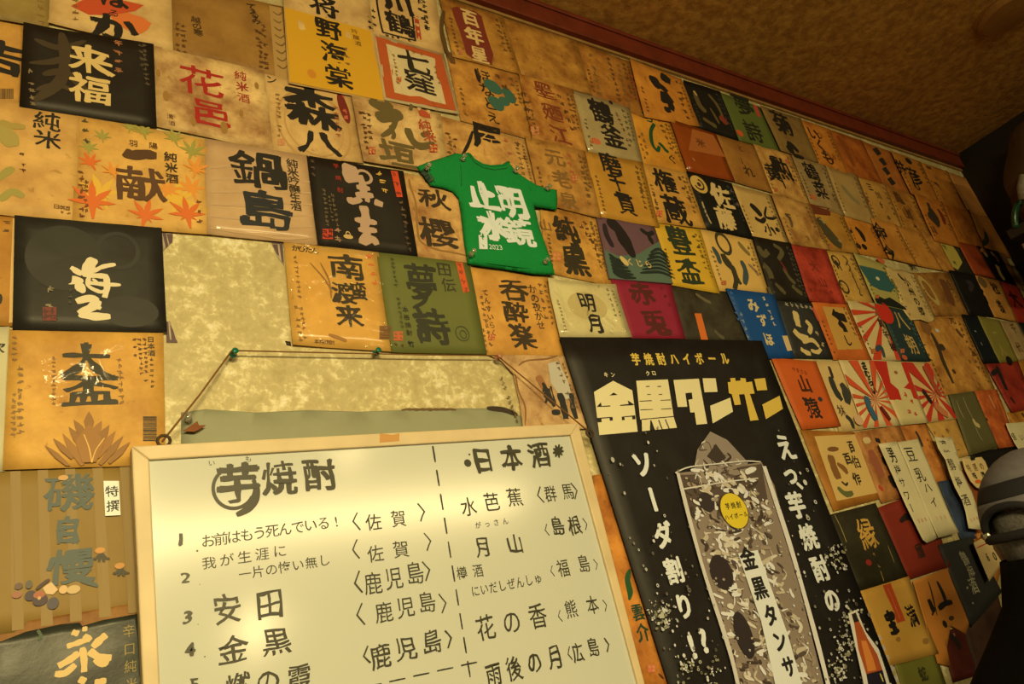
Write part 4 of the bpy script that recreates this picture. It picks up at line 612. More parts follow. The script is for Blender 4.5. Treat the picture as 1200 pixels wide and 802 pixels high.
s = lab(Q(1004, 695, 1062, 677, 1096, 766, 1036, 782), (192, 138, 44), 'clean', off=.003); s.P((176, 66, 20), [(1032, 687), (1041, 684), (1058, 728), (1049, 731)]); s.L((206, 130, 60), 1, [(1038, 690), (1052, 726)], taper=0); s.T('満', 1066, 722, size=30, st='fat', asp=.8); s.T('宝', 1042, 730, size=33, st='fat', asp=.8); s.E((150, 104, 34), 1082, 752, 4, 4); s.E((150, 104, 34), 1050, 750, 3, 3); s.done('tan label with red ribbon stripe and two bold black characters')
s = lab(Q(1066, 682, 1110, 666, 1136, 728, 1098, 780), (194, 118, 34), 'clean', off=.002, poly=[(1067, 682), (1109, 666), (1124, 700), (1135, 728), (1130, 744), (1112, 734), (1108, 760), (1112, 782), (1096, 778)]); s.L(INK, 10, [(1086, 703), (1090, 712), (1092, 718)], taper=.2); s.L(INK, 3, [(1086, 682), (1090, 695), (1096, 722)]); s.L(INK, 8, [(1096, 682), (1104, 698), (1106, 706)], taper=.6); s.L(INK, 7, [(1098, 714), (1106, 708), (1114, 706)], taper=.3); s.L(INK, 3, [(1094, 712), (1090, 722)]); s.E((70, 54, 24), 1113, 725, 3.6, 3); s.E(INK, 1105, 732, 2.6, 5); s.done('orange-tan label torn at its lower right beside the person')
s = lab(Q(1046, 774, 1094, 764, 1112, 815, 1062, 826), (112, 104, 30), 'gloss', off=.0012); s.T('蛇', 1080, 790, size=20, col=(50, 46, 16), st='fat'); s.done('yellow-green glossy label at the bottom right of the wall')
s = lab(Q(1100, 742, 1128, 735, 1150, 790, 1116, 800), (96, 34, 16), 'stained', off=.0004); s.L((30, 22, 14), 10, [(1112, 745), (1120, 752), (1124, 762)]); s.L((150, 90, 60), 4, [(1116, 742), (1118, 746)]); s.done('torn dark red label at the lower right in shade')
# lower left
s = lab(Q(-25, 385, 11, 386, 6, 552, -25, 554), (190, 172, 100), 'clean', off=.001); s.T('次', -3, 408, size=14, st='brush'); s.done('pale strip cut by the left edge, below the brown strip')
s = lab(Q(13, 389, 189, 392, 192, 545, 5, 551), (206, 148, 50), 'aged', off=.0028); IK = (42, 36, 14)
s.T('大', 101, 425, size=42, col=IK, st='heavy', asp=1.15); s.T('盃', 105, 459, size=40, col=IK, st='fat', asp=1.35)
s.T('日本酒', 176, 400, 177, 416, 7.5, (60, 44, 16), 'gothic'); s.M(177, 424, 178, 455, 4, BROWN); s.M(169, 400, 171, 448, 4, BROWN); s.M(163, 400, 165, 440, 4, BROWN); s.M(157, 400, 158, 418, 4, BROWN); s.M(140, 424, 142, 474, 5, FADE); s.M(63, 422, 63, 475, 4, FADE); s.M(24, 434, 24, 508, 6, (130, 92, 32)); s.M(16, 465, 16, 512, 5, (130, 92, 32)); s.M(17, 398, 17, 424, 4, FADE); s.B(167, 490, 183, 519, (60, 48, 22), True)
AG = (150, 96, 26)
for a in ((104, 484, 104, 504, 11), (86, 494, 98, 512, 9), (119, 495, 110, 512, 9), (80, 502, 96, 524, 9), (128, 500, 114, 522, 10), (73, 510, 92, 540, 9), (135, 507, 118, 532, 9), (144, 513, 122, 540, 8), (62, 516, 80, 535, 7), (52, 524, 76, 545, 6), (152, 520, 132, 540, 7)): 
    dx, dy = a[2]-a[0], a[3]-a[1]; l_ = math.hypot(dx, dy); nx, ny = -dy/l_*a[4]*.55, dx/l_*a[4]*.55; mx_, my_ = a[0]+dx*.6, a[1]+dy*.6
    s.P((150, 96, 26) if a[0] % 2 else (138, 88, 24), [(a[0], a[1]), (a[0]+dx*.3+nx*.6, a[1]+dy*.3+ny*.6), (mx_+nx, my_+ny), (a[2]+dx*.25+nx*.5, a[3]+dy*.25+ny*.5), (a[2]+dx*.25-nx*.5, a[3]+dy*.25-ny*.5), (mx_-nx, my_-ny), (a[0]+dx*.3-nx*.6, a[1]+dy*.3-ny*.6)], kind='agave_leaf')
s.P(AG, [(88, 520), (98, 506), (104, 500), (112, 506), (122, 522), (112, 544), (96, 545)], kind='agave_leaf'); s.L((214, 160, 62), 1.2, [(98, 512), (104, 528), (107, 545)], taper=0); s.L((214, 160, 62), 1.2, [(122, 516), (112, 530), (107, 545)], taper=0)
s.done('tan label with spiky agave plant picture left of whiteboard'); sleeve(s, Q(48, 428, 140, 404, 158, 440, 60, 486))
s = lab(Q(-25, 555, 162, 546, 176, 722, -25, 745), (140, 106, 38), 'clean', off=.001, amp=.0003)
for i in range(5): s.P((136, 102.5, 36), [(12+i*32, 552-i*1.5), (24+i*32, 551-i*1.5), (28+i*34, 738-i*5), (14+i*34, 740-i*5)], kind='faint_stripe')
BL = (74, 80, 56); s.T('磯', 82, 578, size=46, col=BL, st='brush', asp=1.15); s.T('自', 79, 622, size=34, col=BL, st='fat', asp=.8); s.T('慢', 84, 664, size=44, col=BL, st='brush', asp=1.15); s.L(BL, 6, [(76, 676), (95, 680), (115, 688)], taper=.7); s.E((196, 140, 60), 74, 561, 6, 3)
for a in ((118, 648, 14, -1), (141, 666, 12, -1)):
    for k in range(4): s.L((60, 50, 24), 3.2, [(a[0], a[1]), (a[0]+(-8+k*6)*.6, a[1]+a[2]*.5), (a[0]-9+k*6.5, a[1]+a[2]*(.85 if k in (1, 2) else .55))], kind='bamboo_leaf')
    s.E((190, 126, 44), a[0]-1, a[1]-2, 6, 3.5, kind='bamboo_leaf')
s.P((206, 164, 90), [(50, 690), (60, 683), (68, 692), (62, 698), (54, 697)]); s.E((60, 44, 40), 36, 699, 7, 6); s.E((60, 40, 36), 47, 704, 9, 7); s.E((70, 60, 50), 62, 708, 7, 7); s.E((160, 84, 40), 46, 698, 7, 4); s.E((96, 70, 40), 22, 688, 5, 4); s.E((150, 90, 50), 20, 698, 6, 4); s.E((206, 160, 80), 74, 692, 5, 5); s.E((196, 156, 80), 86, 692, 8, 5); s.E((200, 150, 70), 46, 702, 2, 2); s.L((70, 40, 26), 4, [(42, 692), (52, 684), (58, 680)]); s.E((86, 76, 50), 34, 686, 4, 5)
s.P((226, 216, 176), [(121, 565), (139, 565), (141, 605), (123, 606)], kind='white_sticker'); s.T('特撰', 131, 577, 132, 594, 14, INK, 'script'); s.done('wide brown label with flowers, bamboo and small white sticker')
s = lab(Q(-25, 738, 170, 706, 180, 730, -25, 790), (150, 100, 34), 'stained', off=.0004); s.done('sliver of brown paper between the flower label and black label')
s = lab(Q(-25, 760, 162, 722, 185, 840, -25, 850), (46, 46, 26), 'crumple', off=.003, amp=.0035, curl=.004, n=16, poly=[(-20, 762), (30, 742), (70, 733), (93, 731), (96, 735), (120, 728), (161, 721), (172, 780), (180, 835), (-20, 845)]); GD = (208, 166, 78)
for a in ((7, (84, 742), (92, 744)), (6, (96, 739), (102, 738)), (7, (78, 759), (90, 755), (104, 750)), (7, (98, 746), (106, 752)), (9, (124, 745), (116, 752), (108, 760)), (8, (96, 760), (98, 775), (98, 789)), (9, (92, 766), (82, 774), (68, 782)), (8, (88, 780), (76, 790), (64, 791)), (9, (104, 764), (116, 772), (130, 772)), (7, (110, 774), (120, 780), (126, 774)), (8, (92, 797), (100, 800)), (8, (110, 801), (124, 799))): s.L(GD, a[0], a[1:], taper=.3)
s.T('辛口純米', 150, 741, 153, 803, 16, (150, 124, 50), 'thin', asp=.9); s.L((60, 74, 36), 4, [(44, 740), (48, 747), (44, 752)]); s.done('crumpled black label with gold brush character, bottom left corner')
# torn label by the right end of the cord, leaf label beside the whiteboard
s = lab(Q(568, 416, 660, 418, 690, 505, 600, 505), (196, 150, 74), 'stained', off=.0014, amp=.0022, n=12, poly=[(570, 417), (660, 418), (672, 456), (690, 504), (612, 505), (607, 470), (600, 440), (586, 424)]); s.L((130, 84, 34), 2, [(606, 430), (616, 424), (640, 422), (652, 418)]); s.L((130, 84, 34), 2, [(602, 440), (606, 460), (614, 478), (614, 500)]); s.P((186, 168, 112), [(640, 428), (652, 424), (664, 448), (670, 470), (656, 468), (644, 450)]); s.L((150, 96, 40), 10, [(628, 442), (634, 452), (644, 470)])
s.L((40, 38, 26), 9, [(654, 462), (658, 474), (662, 492)], taper=.3); s.L((40, 38, 26), 7, [(668, 462), (670, 478), (674, 492)], taper=.3); s.L((40, 38, 26), 5, [(634, 450), (640, 462), (648, 478)], taper=.3); s.L((40, 38, 26), 6, [(645, 485), (655, 484)]); s.T('剣', 641, 464, size=22, col=(40, 38, 26), st='fat', asp=.7); s.done('torn peeling label between the cord end and the poster')
s = lab(Q(694, 560, 720, 556, 795, 815, 742, 822), (196, 120, 34), 'stained', off=.001); s.L((28, 72, 26), 9, [(737, 668), (734, 680), (737, 694), (736, 704)], taper=.75, kind='leaf'); s.T('雲', 746, 718, size=22, col=(30, 56, 26), st='brush'); s.T('介', 752, 742, size=24, col=(30, 56, 26), st='brush'); s.S(762, 784, 9, (196, 100, 50)); s.L((80, 36, 14), 3, [(770, 790), (776, 796)]); s.done('orange label with green leaf squeezed between whiteboard and poster')
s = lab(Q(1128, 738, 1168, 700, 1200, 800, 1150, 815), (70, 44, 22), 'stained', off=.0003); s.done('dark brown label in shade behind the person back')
# ---- PART3

# ------------------------------------------------------------------ poster
p = Sheet('poster', Q(655, 396, 892, 400, 1088, 900, 813, 900), paper((32, 27, 16), 'dark'), off=.002, amp=.0002, curl=.0004, base=.006, grow=0, n=14)
YL = (224, 200, 116); YG = (214, 172, 56); CW = (216, 206, 160)
def poly(s, col, pts, k=1, ox=0, oy=0, kind='block_lettering'): s.P(col, [(ox + x / k, oy + y / k) for x, y in pts], kind=kind)
K1 = 4.457
def A(col, *xy): poly(p, col, [(xy[i], xy[i+1]) for i in range(0, len(xy), 2)], K1, 650, 380)
BK = (34, 28, 16)
p.T('芋焼酎ハイボール', 744, 422, 848, 421, 15, YG, 'block', asp=.85, kind='headline_lettering'); p.T('キン', 709, 440, 717, 440, 6.5, YL, 'gothic'); p.T('クロ', 758, 438.5, 765, 438, 6.5, YL, 'gothic')
A(YL, 200, 358, 300, 300, 400, 350, 428, 565, 228, 583); A(BK, 280, 377, 302, 361, 324, 374); A(BK, 213, 437, 236, 412, 240, 431, 285, 428, 285, 434); A(BK, 336, 426, 380, 421, 376, 402, 410, 424, 400, 428, 336, 431)
A(BK, 216, 494, 282, 489, 297, 489, 298, 507, 282, 509, 281, 494, 238, 498, 240, 516, 220, 517); A(BK, 344, 487, 414, 480, 416, 500, 400, 502, 398, 487, 358, 490, 360, 505, 346, 506)
A(YL, 420, 300, 585, 293, 615, 488, 632, 545, 450, 563, 448, 503, 440, 502)
for x in (470, 530): A(BK, x, 328, x+19, 327, x+19, 332, x, 333); A(BK, x+6, 370, x+25, 369, x+25, 373, x+6, 374)
A(BK, 436, 405, 500, 402, 500, 406, 437, 409); A(BK, 545, 401, 598, 398, 598, 402, 545, 404); A(BK, 440, 450, 506, 448, 506, 451, 441, 454); A(BK, 548, 447, 604, 443, 604, 447, 548, 450); A(BK, 446, 500, 613, 485, 614, 489, 446, 504)
A(BK, 490, 560, 492, 508, 497, 506, 516, 557); A(BK, 533, 505, 537, 504, 556, 552, 551, 553); A(BK, 568, 502, 572, 501, 592, 550, 587, 550)
A(YL, 612, 297, 745, 290, 788, 525, 732, 530, 722, 465, 700, 467, 690, 400, 712, 396, 708, 362, 674, 366, 684, 436, 634, 438)
A(YL, 764, 288, 832, 288, 842, 359, 774, 361); A(YL, 803, 432, 908, 389, 922, 462, 816, 524)
K2 = 4.72
def A2(col, *xy): poly(p, col, [(xy[i], xy[i+1]) for i in range(0, len(xy), 2)], K2, 800, 390)
A2(YG, 240, 280, 256, 278, 254, 257, 280, 256, 284, 273, 312, 270, 308, 256, 338, 258, 342, 280, 374, 276, 388, 342, 362, 344, 410, 488, 364, 493, 332, 345, 302, 347, 312, 403, 278, 406, 262, 346, 246, 340)
A2(YG, 386, 262, 446, 256, 458, 322, 402, 326); A2(YG, 430, 403, 526, 354, 545, 426, 450, 484)
p.T('え', 918, 525, size=34, col=CW, st='poster', kind='right_column_lettering'); p.T('っ', 923, 556, size=30, col=CW, st='poster', kind='right_column_lettering'); p.T('、', 937, 562, size=28, col=CW, st='poster', kind='right_column_lettering'); p.T('芋焼酎の', 931, 593, 972, 704, 34, CW, 'poster', kind='right_column_lettering')
p.T('ソーダ割り', 751, 545, 799, 711, 34, CW, 'poster', kind='left_column_lettering', asp=.95); p.T('!?', 808, 757, 822, 750, 42, CW, 'poster', kind='left_column_lettering')
# the glass with ice
SD = (176, 150, 92); SL = (206, 190, 138); DK = (70, 52, 34)
p.P((136, 114, 76), [(790, 556), (890, 543), (905, 570), (962, 802), (970, 830), (868, 830), (840, 730)], kind='glass_picture')
p.P((84, 66, 42), [(793, 558), (890, 545), (898, 592), (806, 606)], kind='ice_picture'); p.P((140, 120, 82), [(811, 550), (815, 528), (830, 507), (850, 517), (874, 543), (870, 560), (840, 572), (818, 566)], kind='ice_picture')
for i in range(34):
    x = R.uniform(816, 868); y = R.uniform(512 + abs(x - 830) * .8, 566); p.L(R.choice([(206, 190, 140), (92, 74, 48), (180, 160, 110), (60, 46, 30)]), R.uniform(1, 3), [(x, y), (x + R.uniform(-5, 7), y + R.uniform(2, 8)), (x + R.uniform(-6, 12), y + R.uniform(6, 14))], kind='ice_picture', taper=.7); p.P((60, 46, 30), [(826, 536), (836, 522), (848, 538), (838, 545)], kind='ice_picture')
def inside(px, py):
    t = (py - 550) / 252; return 792 + t * 62 + 4 < px < 890 + t * 72 - 3
n_ = 0
while n_ < 420:
    y = R.uniform(552, 802); x = R.uniform(792, 965)
    if not inside(x, y): continue
    n_ += 1; c = R.choice([(206, 186, 130), (188, 166, 110), (84, 66, 42), (66, 50, 30), (216, 202, 152), (150, 126, 82), (214, 200, 150)])
    a = R.uniform(-.6, 1.9); l = R.uniform(4, 16); xa, ya = x + math.cos(a) * l, y + math.sin(a) * l; xb, yb = x + math.cos(a + R.uniform(-.9, .9)) * l * .5, y + math.sin(a) * l * .5
    if inside(xa, ya): p.L(c, R.uniform(1.5, 7), [(x, y), (xb, yb), (xa, ya)], kind='ice_picture', taper=.7)
for c, r_ in (((46, 34, 24), (842, 672, 13, 22)), ((44, 34, 24), (868, 745, 10, 30)), ((52, 40, 28), (825, 590, 9, 12))): p.E(c, *r_, kind='ice_picture')
n_ = 0
while n_ < 200:
    y = R.uniform(560, 800); x = R.uniform(796, 960)
    if inside(x, y): n_ += 1; p.E(R.choice([SL, SD, CW, (150, 130, 90)]), x, y, R.uniform(.6, 1.8), R.uniform(.6, 1.8), ring=R.choice([0, .5]), kind='bubble_picture')
p.L((200, 184, 134), 6, [(791, 556), (818, 660), (850, 760), (862, 810)], taper=.1, kind='glass_picture'); p.L((212, 196, 146), 7, [(892, 548), (922, 640), (950, 740), (968, 810)], taper=.1, kind='glass_picture')
p.L(SL, 1.6, [(788, 556), (805, 549), (840, 545), (870, 542), (888, 543)], taper=.1, kind='glass_picture'); p.L(SL, 1.6, [(796, 575), (820, 571), (850, 566), (885, 562)], taper=.1, kind='glass_picture')
p.E(DK, 857, 600, 16.5, 22.5, kind='sticker'); p.E((216, 180, 30), 857, 600, 15.5, 21.5, kind='sticker'); p.E((216, 196, 130), 859, 578, 3, 4, kind='sticker'); p.T('芋焼酎', 849, 595, 862, 593, 8.5, BK, 'gothic'); p.T('ハイボール', 848, 608, 870, 604, 7.5, BK, 'gothic')
p.P(CW, [(861, 650), (884, 646), (918, 742), (938, 812), (906, 812), (888, 730)], kind='glass_picture')
p.T('金黒', 873, 656, 886, 690, 30, (30, 26, 18), 'poster', asp=.95, kind='glass_lettering'); p.T('タンサン', 899, 722, 930, 812, 29, (30, 26, 18), 'poster', asp=.95, kind='glass_lettering')
# spray
for i in range(620):
    y = R.uniform(500, 830); x = R.uniform(690, 1040); t = (y - 396) / 405
    if not (655 + t * 126 + 5 < x < 892 + t * 158 - 4) or inside(x, y) or (770 < x < 900 and y < 550): continue
    if R.random() > (y - 460) / 300 + .15: continue
    r_ = R.uniform(.5, 1.9) * (1.5 if R.random() < .12 else 1); p.E(R.choice([(170, 156, 110), (120, 106, 70), (200, 186, 140), (96, 84, 56)]), x, y, r_ * .8, r_ * 1.25, ring=R.choice([0, 0, .5]), kind='water_drop')
for cx, cy, n_ in ((772, 722, 60), (975, 655, 40), (978, 790, 60), (830, 790, 20), (985, 760, 50), (992, 725, 30), (800, 780, 40)):
    for i in range(n_): p.E(R.choice([(176, 166, 110), (130, 118, 70), (200, 186, 140)]), cx + R.gauss(0, 7), cy + R.gauss(0, 9), R.uniform(.6, 2.0), R.uniform(.6, 2.2), ring=R.choice([0, 0, .5]), kind='water_drop')
# the bottle picture
p.P((214, 196, 140), [(989, 720), (999, 716), (1010, 742), (1025, 762), (1034, 790), (1044, 825), (1012, 825), (1000, 770)], kind='bottle_picture'); p.P((36, 26, 16), [(993, 721), (998, 719), (1002, 729), (996, 731)], kind='bottle_picture')
p.P((166, 74, 24), [(996, 731), (1002, 729), (1012, 750), (1023, 768), (1029, 786), (1010, 791), (1001, 762)], kind='bottle_picture'); p.P((206, 120, 40), [(1004, 752), (1010, 752), (1018, 772), (1022, 786), (1012, 788)], kind='bottle_picture'); p.P((30, 24, 26), [(1010, 791), (1029, 786), (1040, 825), (1016, 825)], kind='bottle_picture'); p.L((206, 180, 60), 3, [(1026, 790), (1030, 800)], kind='bottle_picture')
p.T('本格芋焼酎', 1026, 748, 1045, 796, 9, (176, 166, 130), 'gothic', asp=.8)
p.done('large black drink poster with iced glass and yellow block lettering', 'poster', None)

# ------------------------------------------------------------------ whiteboard
FO = .030                                    # front of the board stands 3 cm off the wall: it hangs on a cord
wb = empty('whiteboard', (at(430, 900, FO).x, -.02, at(430, 900, FO).z))
OT = [(154, 523), (678, 496), (781, 900), (172, 900)]; IN = [(175, 539), (669, 510), (769, 880), (191, 880)]
fr = plain('pale_pine', (208, 174, 98), .45, mott=.12, scale=25, bump=.1)
O3 = [at(x, y, FO) for x, y in OT]; I3 = [at(x, y, FO) for x, y in IN]
for a, b, nm in ((0, 1, 'frame_rail'), (1, 2, 'frame_rail'), (2, 3, 'frame_rail'), (3, 0, 'frame_rail')):
    v = []
    for yy in (-FO, -.012):
        for q in (O3[a], O3[b], I3[b], I3[a]): v.append((q.x, yy, q.z))
    o = mesh(nm, v, [(0, 1, 2, 3)[::-1], (4, 5, 6, 7), (0, 4, 5, 1)[::-1], (1, 5, 6, 2)[::-1], (2, 6, 7, 3)[::-1], (3, 7, 4, 0)[::-1]], fr, loc=Vector(wb.location)); o.parent = wb; o.location = (0, 0, 0); bevel(o, .0015)
    bm = bmesh.new(); bm.from_mesh(o.data); bmesh.ops.recalc_face_normals(bm, faces=bm.faces); bm.to_mesh(o.data); bm.free()
mw = plain('whiteboard_enamel', (.55, .59, .57), .15, raw=True, spec=.6, mott=.02, scale=5)
PO = FO - .004
s = Sheet('writing_panel', Q(171, 536, 671, 507, 772, 884, 188, 884), mw, off=0, base=PO, amp=0, curl=0, grow=0, n=1, thick=.006, flat=True)
MK = (52, 46, 22); MB = (40, 34, 16)
def W(t, x0, y0, x1, y1, sz, st='script', col=MK, asp=1.0): s.T(t, x0, y0, x1, y1, sz, col, st, asp, kind='handwriting')
s.T('いも', 248, 543, 291, 538, 8, MK, 'pen', kind='handwriting'); s.E(MK, 274, 572, 26, 26, ring=.16, kind='handwriting', a0=110, a1=330); s.E(MK, 276, 572, 26, 26, ring=.2, kind='handwriting', a0=-50, a1=20); s.L(MK, 9, [(302, 570), (300, 585), (290, 597), (277, 604)], kind='handwriting'); s.T('芋', 279, 566, size=50, col=MK, st='brush', kind='handwriting'); W('焼酎', 327, 560, 375, 556, 41, 'brush')
W('1', 212, 632, 212, 632, 20, 'fat', asp=1.5); W('.', 231, 641, 231, 641, 14); W('お前はもう死んでいる!', 244, 634, 394, 611, 17, 'pen'); W('〈', 411, 612, 411, 612, 24, 'pen'); W('佐賀', 438, 612, 467, 608, 21, 'pen'); W('〉', 500, 600, 500, 600, 24, 'pen')
W('我が生涯に', 245, 660, 328, 646, 16, 'pen', asp=1.1); W('2', 217, 677, 217, 677, 17, 'fat', asp=1.2); W('.', 234, 682, 234, 682, 10); W('一片の悔い無し', 287, 673, 380, 657, 15, 'pen', asp=1.05); W('〈', 410, 645, 410, 645, 26, 'pen'); W('佐賀', 440, 649, 470, 644, 22, 'pen'); W('〉', 507, 634, 507, 634, 24, 'pen')
W('3', 220, 723, 220, 723, 22, 'fat', asp=1.1); W('.', 232, 729, 232, 729, 10); W('安田', 266, 714, 316, 708, 38, 'script', asp=.95); W('〈', 412, 684, 412, 684, 30, 'pen'); W('鹿児島', 437, 684, 486, 672, 29, 'pen', asp=.85); W('〉', 506, 668, 506, 668, 26, 'pen')
W('4', 222, 761, 222, 761, 23, 'fat', asp=1.1); W('.', 240, 766, 240, 766, 12); W('金黒', 272, 762, 324, 752, 36, 'script', asp=1.05); W('〈', 415, 722, 415, 722, 30, 'pen'); W('鹿児島', 450, 718, 500, 706, 27, 'pen', asp=.95); W('〉', 525, 706, 525, 706, 26, 'pen')
W('5', 228, 802, 228, 802, 22, 'fat', asp=1.1); W('.', 246, 808, 246, 808, 12); W('燃の霞', 279, 804, 350, 794, 34, 'script'); W('〈', 424, 770, 424, 770, 24, 'script'); W('鹿児島', 446, 769, 506, 752, 32, 'script', asp=.95); W('〉', 531, 748, 531, 748, 24, 'script')
for i in range(12):
    t0 = 523 + i * 28; xx = lambda y: 507 + (y - 523) * .162
    s.L(MB, 2.2, [(xx(t0), t0), (xx(t0 + 9), t0 + 9), (xx(t0 + 19), t0 + 19)], kind='ruled_dash', taper=.2)
for i in range(6):
    x0 = 400 + i * 28; y0 = 812 - i * 6.3; s.L(MB, 2, [(x0, y0), (x0 + 9, y0 - 2), (x0 + 19, y0 - 4)], kind='ruled_dash', taper=.2)
s.E(MK, 548, 543, 4.2, 4.5, kind='handwriting'); s.E(MK, 550, 533, 1.2, 1.2, kind='handwriting'); W('日本酒', 566, 540, 632, 533, 32, 'brush', asp=.95)
for i in range(9): s.L(MK, 3, [(654, 529), (654 + 3 * math.cos(i * .7), 529 + 3 * math.sin(i * .7)), (654 + 6.5 * math.cos(i * .7), 529 + 8 * math.sin(i * .7))], kind='handwriting')
s.E(MK, 654, 529, 4.5, 5, kind='handwriting')
W('水芭蕉', 549, 594, 603, 583, 24, 'pen', asp=.95); W('〈', 628, 581, 628, 581, 22, 'pen'); W('群馬', 645, 579, 665, 576, 21, 'pen', asp=.85); W('〉', 678, 575, 678, 575, 22, 'pen')
W('がっさん', 560, 616, 592, 611, 9, 'pen'); W('月山', 566, 641, 603, 637, 26, 'script', asp=.9); W('〈', 637, 622, 637, 622, 16, 'pen'); W('島根', 653, 617, 673, 616, 25, 'script', asp=.8); W('〉', 689, 614, 689, 614, 16, 'pen')
W('樽酒', 541, 672, 560, 669, 17, 'pen', asp=.9); W('にいだしぜんしゅ', 557, 693, 630, 678, 15, 'pen', asp=.85); W('〈', 644, 670, 644, 670, 14, 'pen'); W('福島', 660, 666, 684, 661, 23, 'pen', asp=.85); W('〉', 701, 661, 701, 661, 14, 'pen')
W('花の香', 569, 736, 630, 722, 33, 'pen', asp=.9); W('〈', 653, 723, 653, 723, 16, 'pen'); W('熊本', 669, 714, 694, 709, 24, 'pen', asp=.85); W('〉', 712, 709, 712, 709, 16, 'pen')
W('雨後の月', 578, 790, 650, 770, 31, 'script', asp=.8); W('〈', 664, 767, 664, 767, 18, 'script'); W('広島', 677, 765, 695, 759, 25, 'script', asp=.8); W('〉', 715, 755, 715, 755, 20, 'script')
for (kind, col), (v, f) in s.acc.items(): mesh(kind, v, f, plain('marker_ink', col, .4), parent=s.o, loc=s.c)
s.o.parent = wb; s.o.location = s.c - Vector(wb.location)
v, f = [], []                                # brown paper sticker on the top rail
q = [at(x, y, FO + .0004) for x, y in ((445, 508), (460, 510), (468, 508), (468, 517), (445, 519))]
o = mesh('tape_remnant', q, [(4, 3, 2, 1, 0)], plain('tape_brown', (190, 130, 48), .5), loc=Vector(wb.location)); o.parent = wb; o.location = (0, 0, 0)
cordm = plain('cord_fibre', (120, 76, 26), .8)
P1, P2 = at(274, 411, .012), at(583, 417, .012); cs, ce = at(190, 518, .026), at(690, 506, .026)
v, f = [], []; tube(v, f, [cs, P1.lerp(cs, .5) + Vector((0, 0, -.001)), P1 + Vector((-.002, 0, 0))], .0011, 7)
tube(v, f, [P1, P1.lerp(P2, .3) + Vector((0, 0, -.0005)), P1.lerp(P2, .7) + Vector((0, 0, -.001)), P2], .0009, 7); tube(v, f, [P2, P2.lerp(ce, .5), ce], .0011, 7)
pass
o = mesh('hanging_cord', v, f, cordm, loc=Vector(wb.location), smooth=True); o.parent = wb; o.location = (0, 0, 0)
for q in (at(192, 517, .027), at(691, 508, .027)):
    v, f = [], []; tube(v, f, [q + Vector((.006 * math.cos(a), 0, .006 * math.sin(a))) for a in [i * math.pi / 5 for i in range(11)]], .0016, 6)
    o = mesh('cord_knot', v, f, plain('knot_dark', (66, 46, 18), .7), loc=Vector(wb.location), smooth=True); o.parent = wb; o.location = (0, 0, 0)
tag(wb, 'pine-framed whiteboard menu with handwritten black Japanese lettering', 'whiteboard')

# ------------------------------------------------------------------ pins
def lathe(v, f, c, ax, prof, sides=14):
    u = ax.cross(Vector((0, 0, 1))).normalized(); w_ = ax.cross(u); n0 = len(v)
    for r_, h_ in prof:
        for j in range(sides): a = 2 * math.pi * j / sides; v.append(tuple(c + ax * h_ + (u * math.cos(a) + w_ * math.sin(a)) * r_))
    for i in range(len(prof) - 1):
        for j in range(sides): a = n0 + i * sides + j; b = n0 + i * sides + (j + 1) % sides; f.append((a, b, b + sides, a + sides))
    f.append(tuple(n0 + (len(prof) - 1) * sides + j for j in range(sides)))
clear = plain('clear_plastic', (.9, .9, .85), .05, raw=True, trans=.85); greenp = plain('green_plastic', (14, 96, 52), .15, coat=.5); metal = plain('pin_steel', (.6, .58, .5), .25, raw=True, metal=1)
def pin(px, py, off, mat, label, group):
    c = at(px, py, off); c0 = Vector((c.x, -off + .0, c.z)); ax = Vector((R.uniform(-.15, .15), -1, R.uniform(-.1, .2))).normalized()
    e = empty('push_pin', c0); v, f = [], []; lathe(v, f, Vector(), ax, [(.0001, 0), (.0042, 0), (.0044, .0012), (.0028, .0022), (.0022, .006), (.0030, .008), (.0038, .0085), (.0036, .010), (.0015, .0105)])
    o = mesh('pin_head', v, f, mat, smooth=True); o.parent = e
    v, f = [], []; tube(v, f, [Vector(), -ax * (off + .002)], .0005, 6); o = mesh('pin_needle', v, f, metal); o.parent = e
    tag(e, label, 'pin', group)
g1 = 'clear push pins holding the green shirt'
for x, y, l in ((500, 197, 'clear push pin in the left sleeve of the green shirt'), (542, 187, 'clear push pin at the left of the shirt collar'), (604, 201, 'clear push pin at the right of the shirt collar'), (641, 221, 'clear push pin in the right sleeve of the green shirt'), (552, 298, 'clear push pin at the lower left corner of the shirt'), (639, 307, 'clear push pin at the lower right corner of the shirt')): pin(x, y, .018, clear, l, g1)
pin(273, 416, .010, greenp, 'green push pin at the bend of the cord, left', 'green push pins on the wallpaper'); pin(440, 414, .008, greenp, 'green push pin on the cord below the olive green label', 'green push pins on the wallpaper')
pin(582, 420, .010, plain('wooden_pin', (176, 110, 60), .4), 'wood-coloured push pin at the right bend of the cord', None); pin(220, 491, .004, clear, 'clear push pin above the whiteboard left corner', None)

# ------------------------------------------------------------------ green T-shirt
OUT = [(488, 196), (500, 191), (522, 184), (533, 180), (541, 181), (549, 179), (553, 186), (563, 192), (575, 194), (588, 193), (595, 189), (604, 201), (615, 209), (628, 217), (640, 221), (652, 223), (653, 234), (652, 247), (640, 245), (626, 243), (632, 268), (640, 290), (647, 310), (650, 323), (625, 322), (590, 316), (560, 312), (548, 310), (543, 280), (540, 250), (537, 233), (530, 225), (518, 221), (504, 218), (497, 208)]
class Shirt(Sheet):
    def h(s, x, z):
        d = 9
        for (ax_, az), (bx, bz) in s.seg:
            ex, ez = bx-ax_, bz-az; t = max(0, min(1, ((x-ax_)*ex+(z-az)*ez)/(ex*ex+ez*ez))); d = min(d, math.hypot(x-ax_-ex*t, z-az-ez*t))
        n_ = noise.noise(Vector((x*26, z*14, 3))) + .5 * noise.noise(Vector((x*70+z*30, z*40, 8)))
        return s.base + .001 + .007 * (1 - math.exp(-d / .006)) + .0022 * n_ * (1 - math.exp(-d / .01))
